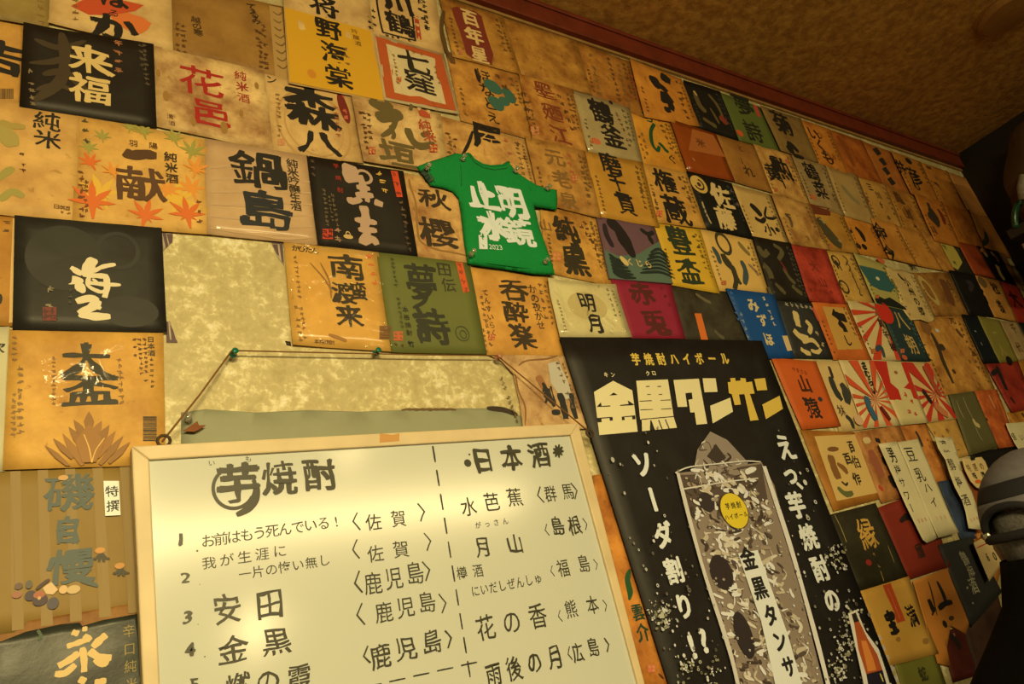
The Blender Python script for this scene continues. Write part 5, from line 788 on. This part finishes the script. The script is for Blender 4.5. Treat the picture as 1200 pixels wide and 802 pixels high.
SB = .007; W3 = [(at(x, y, SB).x, at(x, y, SB).z) for x, y in OUT]
Shirt.seg = list(zip(W3, W3[1:] + W3[:1]))
dens = []
for i in range(len(OUT)):
    a, b = OUT[i], OUT[(i+1) % len(OUT)]; k = max(1, int(math.dist(a, b) / 5)); dens += [(a[0]+(b[0]-a[0])*j/k, a[1]+(b[1]-a[1])*j/k) for j in range(k)]
cloth = plain('green_cotton', (22, 122, 40), .85, mott=.08, scale=300, bump=.35, spec=.15)
s = Shirt('t_shirt', Q(486, 178, 655, 180, 655, 325, 486, 325), cloth, base=SB, grow=0, poly=dens, thick=.0008)
me = s.o.data; bm = bmesh.new(); bm.from_mesh(me); bmesh.ops.subdivide_edges(bm, edges=[e for e in bm.edges if e.calc_length() > .009], cuts=1); bmesh.ops.triangulate(bm, faces=bm.faces); bmesh.ops.subdivide_edges(bm, edges=[e for e in bm.edges if e.calc_length() > .007], cuts=1); bmesh.ops.triangulate(bm, faces=bm.faces)
for vv in bm.verts: vv.co.y = -s.h(vv.co.x + s.c.x, vv.co.z + s.c.z) - s.c.y
bm.to_mesh(me); bm.free()
for p_ in me.polygons: p_.use_smooth = True
SW = (214, 208, 160)
s.T('止', 563, 233, size=34, col=SW, st='heavy', asp=1.0); s.T('水', 575, 268, size=34, col=SW, st='heavy', asp=.95); s.T('明', 597, 240, size=37, col=SW, st='heavy', asp=.85); s.T('鏡', 605, 275, size=33, col=SW, st='block', asp=1.1)
s.P(SW, [(558, 279), (568, 279), (569, 295), (559, 295)], kind='seal_print'); s.M(563, 281, 564, 293, 6, (22, 110, 40)); s.T('2023', 572, 292, 584, 293, 8, SW, 'small')
DG = (12, 84, 28)
def seam(pts, kind, rad=.0012, m=None):
    v, f = [], []; pp = []
    for x, y in pts: q = at(x, y, SB); pp.append(Vector((q.x, -s.h(q.x, q.z) - .0003, q.z)))
    tube(v, f, pp, rad, 6); o = mesh(kind, v, f, m or cloth, parent=s.o, loc=s.c, smooth=True); return o
seam([(550, 181), (555, 189), (564, 195), (576, 197.5), (588, 196.5), (596, 191)], 'collar', .0016); seam([(547, 183), (553, 193), (564, 199.5), (577, 202), (590, 201), (599, 196)], 'collar_seam', .0007, plain('green_seam', DG, .8))
seam([(535, 182), (537, 200), (538, 222)], 'sleeve_seam', .0006, plain('green_seam', DG, .8)); seam([(614, 209), (619, 225), (625, 242)], 'sleeve_seam', .0006, plain('green_seam', DG, .8))
seam([(548, 306), (575, 311), (610, 316), (648, 318)], 'hem', .0009); seam([(492, 195), (501, 207), (508, 216)], 'sleeve_hem', .001); seam([(647, 223), (647, 235), (646, 246)], 'sleeve_hem', .001)
s.L((8, 40, 14), 7, [(494, 201), (500, 209), (506, 215)], kind='sleeve_opening')  # dark green stroke paints the shade inside the left sleeve opening
s.done('small green cotton T-shirt with white brush lettering pinned to the wall', 'T-shirt', None)

# ------------------------------------------------------------------ hanging menu strips and slips
SC = paper((206, 184, 108), 'clean'); RD = (190, 96, 50); g2 = 'handwritten menu strips on the right part of the wall'
def strip(pts, label, name='menu_strip', poly_=None, base=.010, mat=SC, amp=.001, curl=.003): return Sheet(name, pts, mat, base=base, off=.001, amp=amp, curl=curl, grow=0, poly=poly_, n=12)
s = strip(Q(1028, 521, 1049, 518, 1098, 632, 1083, 636), '', poly_=[(1028, 521), (1049, 518), (1066, 552), (1086, 600), (1098, 631), (1092, 634), (1084, 637), (1079, 633), (1060, 592), (1044, 556)]); s.T('男', 1044, 533, size=21, st='script', asp=.75); s.T('梅サワー', 1051, 551, 1067, 596, 13, INK, 'pen', asp=1.1); s.T('500', 1075, 611, 1083, 609, 7, RD, 'pen'); s.done('left one of the two long cream menu strips, five characters', 'menu strip', g2)
s = strip(Q(1051, 519, 1075, 515, 1121, 625, 1098, 631), '', base=.011); s.T('豆', 1066, 533, size=20, st='pen', asp=1.1); s.T('乳', 1077, 557, size=19, st='pen', asp=1.15); s.T('ハイ', 1086, 572, 1093, 589, 14, INK, 'pen', asp=1.3); s.T('500', 1097, 608, 1106, 606, 7, (206, 140, 80), 'pen'); s.done('right one of the two long cream menu strips, four characters', 'menu strip', g2)
s = strip(Q(1093, 513, 1113, 513, 1151, 622, 1131, 620), '', poly_=[(1093, 513), (1103, 514), (1113, 513), (1121, 534), (1124, 552), (1136, 578), (1142, 596), (1151, 622), (1133, 620), (1130, 600), (1126, 588), (1116, 572), (1110, 556), (1106, 540), (1098, 526)], amp=.003, base=.012); s.T('濃醇梅酒', 1105, 524, 1129, 587, 16, (44, 44, 24), 'pen', asp=1.0); s.T('500', 1136, 610, 1142, 608, 6, RD, 'pen'); s.done('wavy narrow cream menu strip beside the round-cornered tag', 'menu strip', g2)
s = strip(Q(1126, 537, 1152, 536, 1165, 570, 1146, 573), '', 'menu_tag', poly_=[(1126, 538), (1136, 538), (1138, 541), (1142, 537), (1149, 536), (1154, 542), (1159, 555), (1165, 569), (1163, 572), (1150, 574), (1143, 572), (1136, 564), (1130, 552)], mat=paper((212, 176, 90), 'clean')); s.T('特選の', 1134, 549, 1149, 547, 10, (110, 80, 34), 'script'); s.T('味噌', 1141, 558, 1151, 557, 9, INK, 'brush'); s.E((206, 100, 30), 1145, 565, 4, 2.5); s.E((206, 90, 30), 1155, 567, 4, 2.5); s.P(INK, [(1135, 537), (1142, 536), (1141, 540), (1137, 540)], noclip=True); s.done('round-cornered cream tag on the black label near the right edge', 'tag', None)
s = strip(Q(1177, 497, 1210, 494, 1222, 530, 1192, 528), '', 'menu_slip'); s.T('値い', 1187, 512, 1196, 513, 10, INK, 'pen'); s.done('white slip with small characters touching the right edge', 'menu slip', None)
s = strip(Q(1184, 529, 1212, 527, 1222, 550, 1192, 550), '', 'paper_slip', base=.008); s.done('blank cream slip above the grey cap', 'paper slip', None)
s = strip(Q(1152, 580, 1162, 580, 1172, 604, 1160, 606), '', 'paper_slip', base=.008, poly_=[(1152, 580), (1162, 580), (1172, 600), (1170, 606), (1161, 606), (1156, 596)]); s.done('curved cream slip just left of the grey cap', 'paper slip', None)
s = strip(Q(1139, 637, 1160, 626, 1174, 660, 1158, 682), '', 'price_slip', base=.012, mat=paper((206, 170, 88), 'clean')); s.T('60', 1156, 653, 1164, 652, 15, INK, 'script'); s.L((180, 60, 40), 1.5, [(1143, 643), (1158, 636)]); s.done('cream price slip with black number left of the person', 'price slip', None)

# ------------------------------------------------------------------ shelf on the cross wall with a bag
def atX(px, py, X):
    r = Vector((px-600, py-401, F)); x, y, z = r.dot(AX), r.dot(AY), r.dot(AZ); t = X / x; return Vector((X, -D + y*t, HC + z*t))
SX = XR - .34; e0 = atX(1178, 271, SX)
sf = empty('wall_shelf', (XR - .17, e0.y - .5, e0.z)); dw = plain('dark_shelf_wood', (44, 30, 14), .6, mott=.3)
def sub(name, a, b, m, par):
    v, f = [], []; box(v, f, a, b); o = mesh(name, v, f, m, loc=Vector(par.location)); o.parent = par; o.location = (0, 0, 0); bevel(o, .003); return o
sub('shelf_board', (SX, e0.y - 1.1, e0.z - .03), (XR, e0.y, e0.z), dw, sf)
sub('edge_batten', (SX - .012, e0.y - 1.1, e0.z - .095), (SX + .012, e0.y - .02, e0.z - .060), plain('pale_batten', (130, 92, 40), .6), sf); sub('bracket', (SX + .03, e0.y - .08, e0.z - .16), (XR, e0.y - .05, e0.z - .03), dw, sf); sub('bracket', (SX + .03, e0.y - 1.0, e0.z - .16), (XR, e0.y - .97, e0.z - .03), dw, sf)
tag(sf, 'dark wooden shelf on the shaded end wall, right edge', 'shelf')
bc = Vector((SX + .13, e0.y - .15, e0.z))
bg = empty('carrier_bag', bc); v, f = [], []; nS, nH = 28, 12; bh = .30
for i in range(nH + 1):
    t = i / nH; r0 = (.135 * (math.sin(math.pi * min(.98, t * .62 + .33)) ** .7)) if t < .8 else .135 * (.62 - (t - .8) * 1.4)
    for j in range(nS):
        a = 2 * math.pi * j / nS; rr = r0 * (1 + .13 * noise.noise(Vector((math.cos(a) * 2.2, math.sin(a) * 2.2, t * 3)))); v.append((bc.x + rr * math.cos(a) * .85, bc.y + rr * math.sin(a), bc.z + .002 + bh * t))
for i in range(nH):
    for j in range(nS): a = i * nS + j; b = i * nS + (j + 1) % nS; f.append((a, b, b + nS, a + nS))
f.append(tuple(range(nS))[::-1]); f.append(tuple(nH * nS + j for j in range(nS)))
o = mesh('bag_body', v, f, plain('tan_bag', (80, 58, 22), .6, mott=.2, bump=.4), loc=bc, smooth=True); o.parent = bg; o.location = (0, 0, 0)
v, f = [], []; hp = [atX(1190 + math.cos(a) * 7 + 6, 255 - math.sin(a) * 17, SX - .0) for a in [math.pi * (.45 + i * .09) for i in range(10)]]; tube(v, f, hp, .009, 8); o = mesh('bag_handle', v, f, plain('green_ribbon', (16, 62, 24), .25, coat=.3), loc=bc, smooth=True); o.parent = bg; o.location = (0, 0, 0)
v, f = [], []; tube(v, f, [atX(1200, 205, SX + .0), atX(1197, 220, SX), atX(1199, 234, SX)], .012, 8); o = mesh('woven_trim', v, f, plain('woven_straw', (140, 122, 76), .7, mott=.4, scale=200), loc=bc, smooth=True); o.parent = bg; o.location = (0, 0, 0)
tag(bg, 'tan bag with shiny green handle on the dark shelf', 'bag')

# round cover on the ceiling near the top right corner
r_ = Vector((1180-600, 12-401, F)); t_ = (ZC - HC) / r_.dot(AZ); cc = Vector((r_.dot(AX)*t_, -D + r_.dot(AY)*t_, ZC)); ro = empty('ceiling_cover', cc)
v, f = [], []; lathe(v, f, cc, Vector((0, .0001, -1)).normalized(), [(.075, 0), (.075, .012), (.066, .020), (.03, .024), (.001, .025)], 32); o = mesh('cover_disc', v, f, plain('cover_plastic', (150, 98, 30), .7), loc=cc); o.parent = ro; o.location = (0, 0, 0)
v, f = [], []; lathe(v, f, cc, Vector((0, .0001, -1)).normalized(), [(.082, 0), (.082, .004), (.075, .005)], 32); o = mesh('base_ring', v, f, plain('cover_plastic', (150, 100, 30), .6), loc=cc); o.parent = ro; o.location = (0, 0, 0)
tag(ro, 'round brown plastic cover on the ceiling at top right', 'ceiling fitting')

# ------------------------------------------------------------------ person seated at the right edge, seen from behind
H = ray(1241, 616, 1.36); yaw = math.radians(-5)
pe = empty('person', (H.x - .02, H.y, 0)); pe.rotation_euler = (0, 0, yaw)
hz = H.z
def pchild(name, v, f, m, smooth=True, par=None):
    me = bpy.data.meshes.new(name); me.from_pydata([tuple(q) for q in v], [], f); me.materials.append(m); o = bpy.data.objects.new(name, me); C.objects.link(o); o.parent = par or pe
    bm = bmesh.new(); bm.from_mesh(me); bmesh.ops.recalc_face_normals(bm, faces=bm.faces); bm.to_mesh(me); bm.free()
    for q in me.polygons: q.use_smooth = smooth
    return o
skin = plain('skin', (150, 112, 66), .55); jacket = plain('black_jacket', (.003, .0028, .0024), .9, raw=True, spec=.08, mott=.2, scale=30, bump=.3)
# body: one skinned surface (head and neck in skin colour, clothing in the jacket and trousers below)
jt = {'pelvis': (0, 0, .50, .15), 'waist': (-.18, 0, .60, .19), 'chest': (-.19, 0, .76, .20), 'up': (-.14, 0, .86, .16), 'neck': (.01, 0, 1.01, .065), 'nt': (.012, 0, 1.06, .058),
      'sl': (-.12, .16, .86, .08), 'el': (.10, .20, .70, .05), 'wl': (.32, .16, .74, .034), 'sr': (-.12, -.18, .86, .08), 'er': (.10, -.24, .70, .05), 'wr': (.32, -.16, .74, .034),
      'hl': (.06, .10, .49, .10), 'kl': (.44, .13, .50, .07), 'al': (.42, .13, .09, .045), 'tl': (.56, .14, .05, .035), 'hr': (.06, -.10, .49, .10), 'kr': (.44, -.13, .50, .07), 'ar': (.42, -.13, .09, .045), 'tr': (.56, -.14, .05, .035)}
ed = [('pelvis', 'waist'), ('waist', 'chest'), ('chest', 'up'), ('up', 'neck'), ('neck', 'nt'), ('up', 'sl'), ('sl', 'el'), ('el', 'wl'), ('up', 'sr'), ('sr', 'er'), ('er', 'wr'), ('pelvis', 'hl'), ('hl', 'kl'), ('kl', 'al'), ('al', 'tl'), ('pelvis', 'hr'), ('hr', 'kr'), ('kr', 'ar'), ('ar', 'tr')]
nm = list(jt); me = bpy.data.meshes.new('clothed_body'); TW = math.radians(8); rot2 = lambda x, y: (x * math.cos(TW) - y * math.sin(TW), x * math.sin(TW) + y * math.cos(TW))
me.from_pydata([(*rot2(jt[k][0], jt[k][1]), jt[k][2] + (hz - 1.18 if jt[k][2] > .6 else 0)) for k in nm], [(nm.index(a), nm.index(b)) for a, b in ed], []); me.materials.append(jacket)
bo = bpy.data.objects.new('clothed_body', me); C.objects.link(bo); bo.parent = pe; sk = bo.modifiers.new('skin', 'SKIN'); sk.use_smooth_shade = True
for i, k in enumerate(nm): me.skin_vertices[0].data[i].radius = (jt[k][3], jt[k][3]); me.skin_vertices[0].data[i].use_root = (k == 'pelvis')
su = bo.modifiers.new('smooth', 'SUBSURF'); su.levels = su.render_levels = 2
# hands: palm, four fingers and a thumb each, resting curled
for sg in (1, -1):
    me = bpy.data.meshes.new('hand'); hv = [(.31, .16*sg, .745), (.37, .15*sg, .742), (.40, .145*sg, .742)]; he = [(0, 1), (1, 2)]; hr = [.026, .034, .03]
    for q in range(4):
        n0 = len(hv); yy = (.145 + (q - 1.5) * .019) * sg; l = (.062, .072, .068, .052)[q]
        hv += [(.425, yy, .742), (.425 + l * .5, yy, .738), (.425 + l * .9, yy, .722)]; he += [(2, n0), (n0, n0+1), (n0+1, n0+2)]; hr += [.010, .009, .008]
    n0 = len(hv); hv += [(.37, (.15 - .04) * sg, .738), (.405, (.15 - .058) * sg, .732)]; he += [(1, n0), (n0, n0+1)]; hr += [.012, .010]
    me.from_pydata([(*rot2(a, b), c + hz - 1.18) for a, b, c in hv], he, []); me.materials.append(skin); o = bpy.data.objects.new('hand', me); C.objects.link(o); o.parent = pe; k = o.modifiers.new('skin', 'SKIN'); k.use_smooth_shade = True
    for i, r_ in enumerate(hr): me.skin_vertices[0].data[i].radius = (r_, r_); me.skin_vertices[0].data[i].use_root = (i == 0)
    q = o.modifiers.new('smooth', 'SUBSURF'); q.levels = q.render_levels = 1
# head with face
v, f = [], []; nu, nv = 40, 28
for i in range(nv + 1):
    th = math.pi * i / nv
    for j in range(nu):
        ph = 2 * math.pi * j / nu; x, y, z = math.sin(th) * math.cos(ph), math.sin(th) * math.sin(ph), math.cos(th)
        X, Y, Z = .098 * x, .077 * y, .118 * z
        if z < 0: X *= 1 - .25 * z * z; Y *= 1 - .32 * z * z; X += .012 * (-z)
        if x > 0:
            X += .024 * math.exp(-(Y / .014) ** 2 - ((Z + .018) / .022) ** 2); X -= .010 * math.exp(-((abs(Y) - .032) / .016) ** 2 - ((Z - .004) / .014) ** 2)
            X += .008 * math.exp(-(Y / .024) ** 2 - ((Z + .058) / .010) ** 2); X += .006 * math.exp(-(Y / .03) ** 2 - ((Z + .095) / .018) ** 2)
        v.append((X + .02, Y, Z + hz))
for i in range(nv):
    for j in range(nu): a = i * nu + j; b = i * nu + (j + 1) % nu; f.append((a, b, b + nu, a + nu))
hd = pchild('head', v, f, skin)
for sg in (1, -1):
    v, f = [], []; lathe(v, f, Vector((.108, .032 * sg, hz + .003)), Vector((1, 0, 0)), [(.012, -.010), (.010, -.003), (.005, .001), (.001, .002)], 12); pchild('eye', v, f, plain('eye_white', (.5, .48, .42), .2, raw=True), par=hd)
    v, f = [], []; tube(v, f, [(.012 + .020 * math.cos(a), (.076 + .010 * math.sin(a * .5)) * sg, hz - .012 + .030 * math.sin(a)) for a in [i * math.pi / 5 for i in range(11)]], .006, 8); pchild('ear', v, f, skin, par=hd)
v, f = [], []; tube(v, f, [(.106, -.02, hz - .058), (.114, 0, hz - .060), (.106, .02, hz - .058)], .004, 8); pchild('mouth', v, f, plain('lips', (120, 66, 44), .5), par=hd)
# hair below the cap, at the back and sides
v, f = [], []; n1, n2 = 30, 8
for i in range(n2 + 1):
    for j in range(n1 + 1):
        az = math.radians(65 + 230 * j / n1); z = .035 - .085 * i / n2; k = math.sqrt(max(.05, 1 - (z / .122) ** 2)); v.append((.02 + .103 * k * math.cos(az), .082 * k * math.sin(az), hz + z))
for i in range(n2):
    for j in range(n1): a = i * (n1 + 1) + j; f.append((a, a + 1, a + n1 + 2, a + n1 + 1))
o = pchild('hair', v, f, plain('short_hair', (104, 92, 62), .7, mott=.4, scale=220, bump=.6)); q = o.modifiers.new('t', 'SOLIDIFY'); q.thickness = .004
# cap with an arched opening and strap at the back
capm = plain('grey_cap_cloth', (104, 94, 70), .85, mott=.12, scale=90, bump=.2); capd = plain('dark_cap_cloth', (30, 26, 20), .85)
cp = empty('cap', (0, 0, 0)); cp.parent = pe
def cpt(az, el, k=1.0): return (.016 + .112 * k * math.cos(el) * math.cos(az), .091 * k * math.cos(el) * math.sin(az), hz + .006 + .114 * k * math.sin(el))
BA = math.radians(176); AW = math.radians(34); AH = math.radians(19)
def rim(az):
    d = abs((az - BA + math.pi) % (2 * math.pi) - math.pi); return AH * math.sqrt(1 - (d / AW) ** 2) if d < AW else 0
def cpart(name, m, e0_, e1_):
    v, f = [], []; A_, E_ = 72, 6
    for i in range(E_ + 1):
        for j in range(A_): az = 2 * math.pi * j / A_; lo = max(rim(az), e0_); lo = min(lo, e1_); el = lo + (e1_ - lo) * i / E_; v.append(cpt(az, el))
    for i in range(E_):
        for j in range(A_): a = i * A_ + j; b = i * A_ + (j + 1) % A_; f.append((a, b, b + A_, a + A_))
    o = pchild(name, v, f, m, par=cp); q = o.modifiers.new('t', 'SOLIDIFY'); q.thickness = .002; return o
cpart('lower_panel', capm, 0, math.radians(24)); cpart('dark_stripe', capd, math.radians(24), math.radians(38)); cpart('crown_panel', capm, math.radians(38), math.pi / 2)
v, f = [], []; tube(v, f, [cpt(BA - AW + 2 * AW * i / 16, rim(BA - AW + 2 * AW * i / 16), 1.01) for i in range(17)], .0055, 8); pchild('arch_binding', v, f, capd, par=cp)
v, f = [], []; tube(v, f, [cpt(BA - AW + 2 * AW * i / 8, math.radians(-2), 1.0) for i in range(9)], .007, 8); pchild('strap', v, f, capd, par=cp)
v, f = [], []; lathe(v, f, Vector(cpt(BA - AW * .95, .03, 1.02)), Vector((-1, 0, 0)), [(.007, 0), (.007, .003), (.001, .004)], 12); pchild('strap_buckle', v, f, plain('buckle', (.55, .52, .42), .3, raw=True, metal=1), par=cp)
v, f = [], []
for i in range(5):
    for j in range(17): az = math.radians(-62 + 124 * j / 16); k = 1 + .62 * i / 4 * math.cos(az * 1.35); q = cpt(az, 0, k); v.append((q[0], q[1] , q[2] - .012 * (i / 4) ** 1.5 - .10 * abs(q[1]) * i / 4))
for i in range(4):
    for j in range(16): a = i * 17 + j; f.append((a, a + 1, a + 18, a + 17))
o = pchild('brim', v, f, capd, par=cp); q = o.modifiers.new('t', 'SOLIDIFY'); q.thickness = .003
# raised jacket collar / hood round the neck
v, f = [], []; rings = [(.215, -.30, -.13), (.195, -.245, -.105), (.168, -.19, -.078), (.138, -.135, -.045), (.112, -.09, -.020), (.097, -.045, -.008), (.092, -.030, -.004), (.080, -.10, 0)]
for r_, z_, x_ in rings:
    for j in range(28): a = 2 * math.pi * j / 28; rr = r_ * (1 + .05 * math.sin(3 * a + z_ * 20)); v.append((x_ + .005 + rr * math.cos(a), rr * .92 * math.sin(a), hz + z_))
for i in range(len(rings) - 1):
    for j in range(28): a = i * 28 + j; b = i * 28 + (j + 1) % 28; f.append((a, b, b + 28, a + 28))
pchild('jacket_collar', v, f, jacket)
tag(pe, 'person in black jacket and grey cap seen from behind', 'person')
st = empty('stool', (pe.location.x - .02, pe.location.y, 0)); sm = plain('stool_wood', (110, 72, 32), .5)
v, f = [], []; lathe(v, f, Vector((0, 0, .34)), Vector((0, 0, -1)).cross(Vector((0, 1, 0))).cross(Vector((0, 1, 0))) * 0 + Vector((0, .00001, 1)).normalized(), [(.001, 0), (.17, 0), (.18, .01), (.18, .03), (.17, .04), (.001, .041)], 24); o = mesh('seat', v, f, sm); o.parent = st
for a in (45, 135, 225, 315):
    v, f = [], []; ca, sa = math.cos(math.radians(a)), math.sin(math.radians(a)); tube(v, f, [(ca * .17, sa * .17, 0), (ca * .12, sa * .12, .345)], .016, 8); o = mesh('leg', v, f, sm); o.parent = st
tag(st, 'round wooden stool under the person in the cap', 'stool')

bpy.data.objects.remove(_fo)
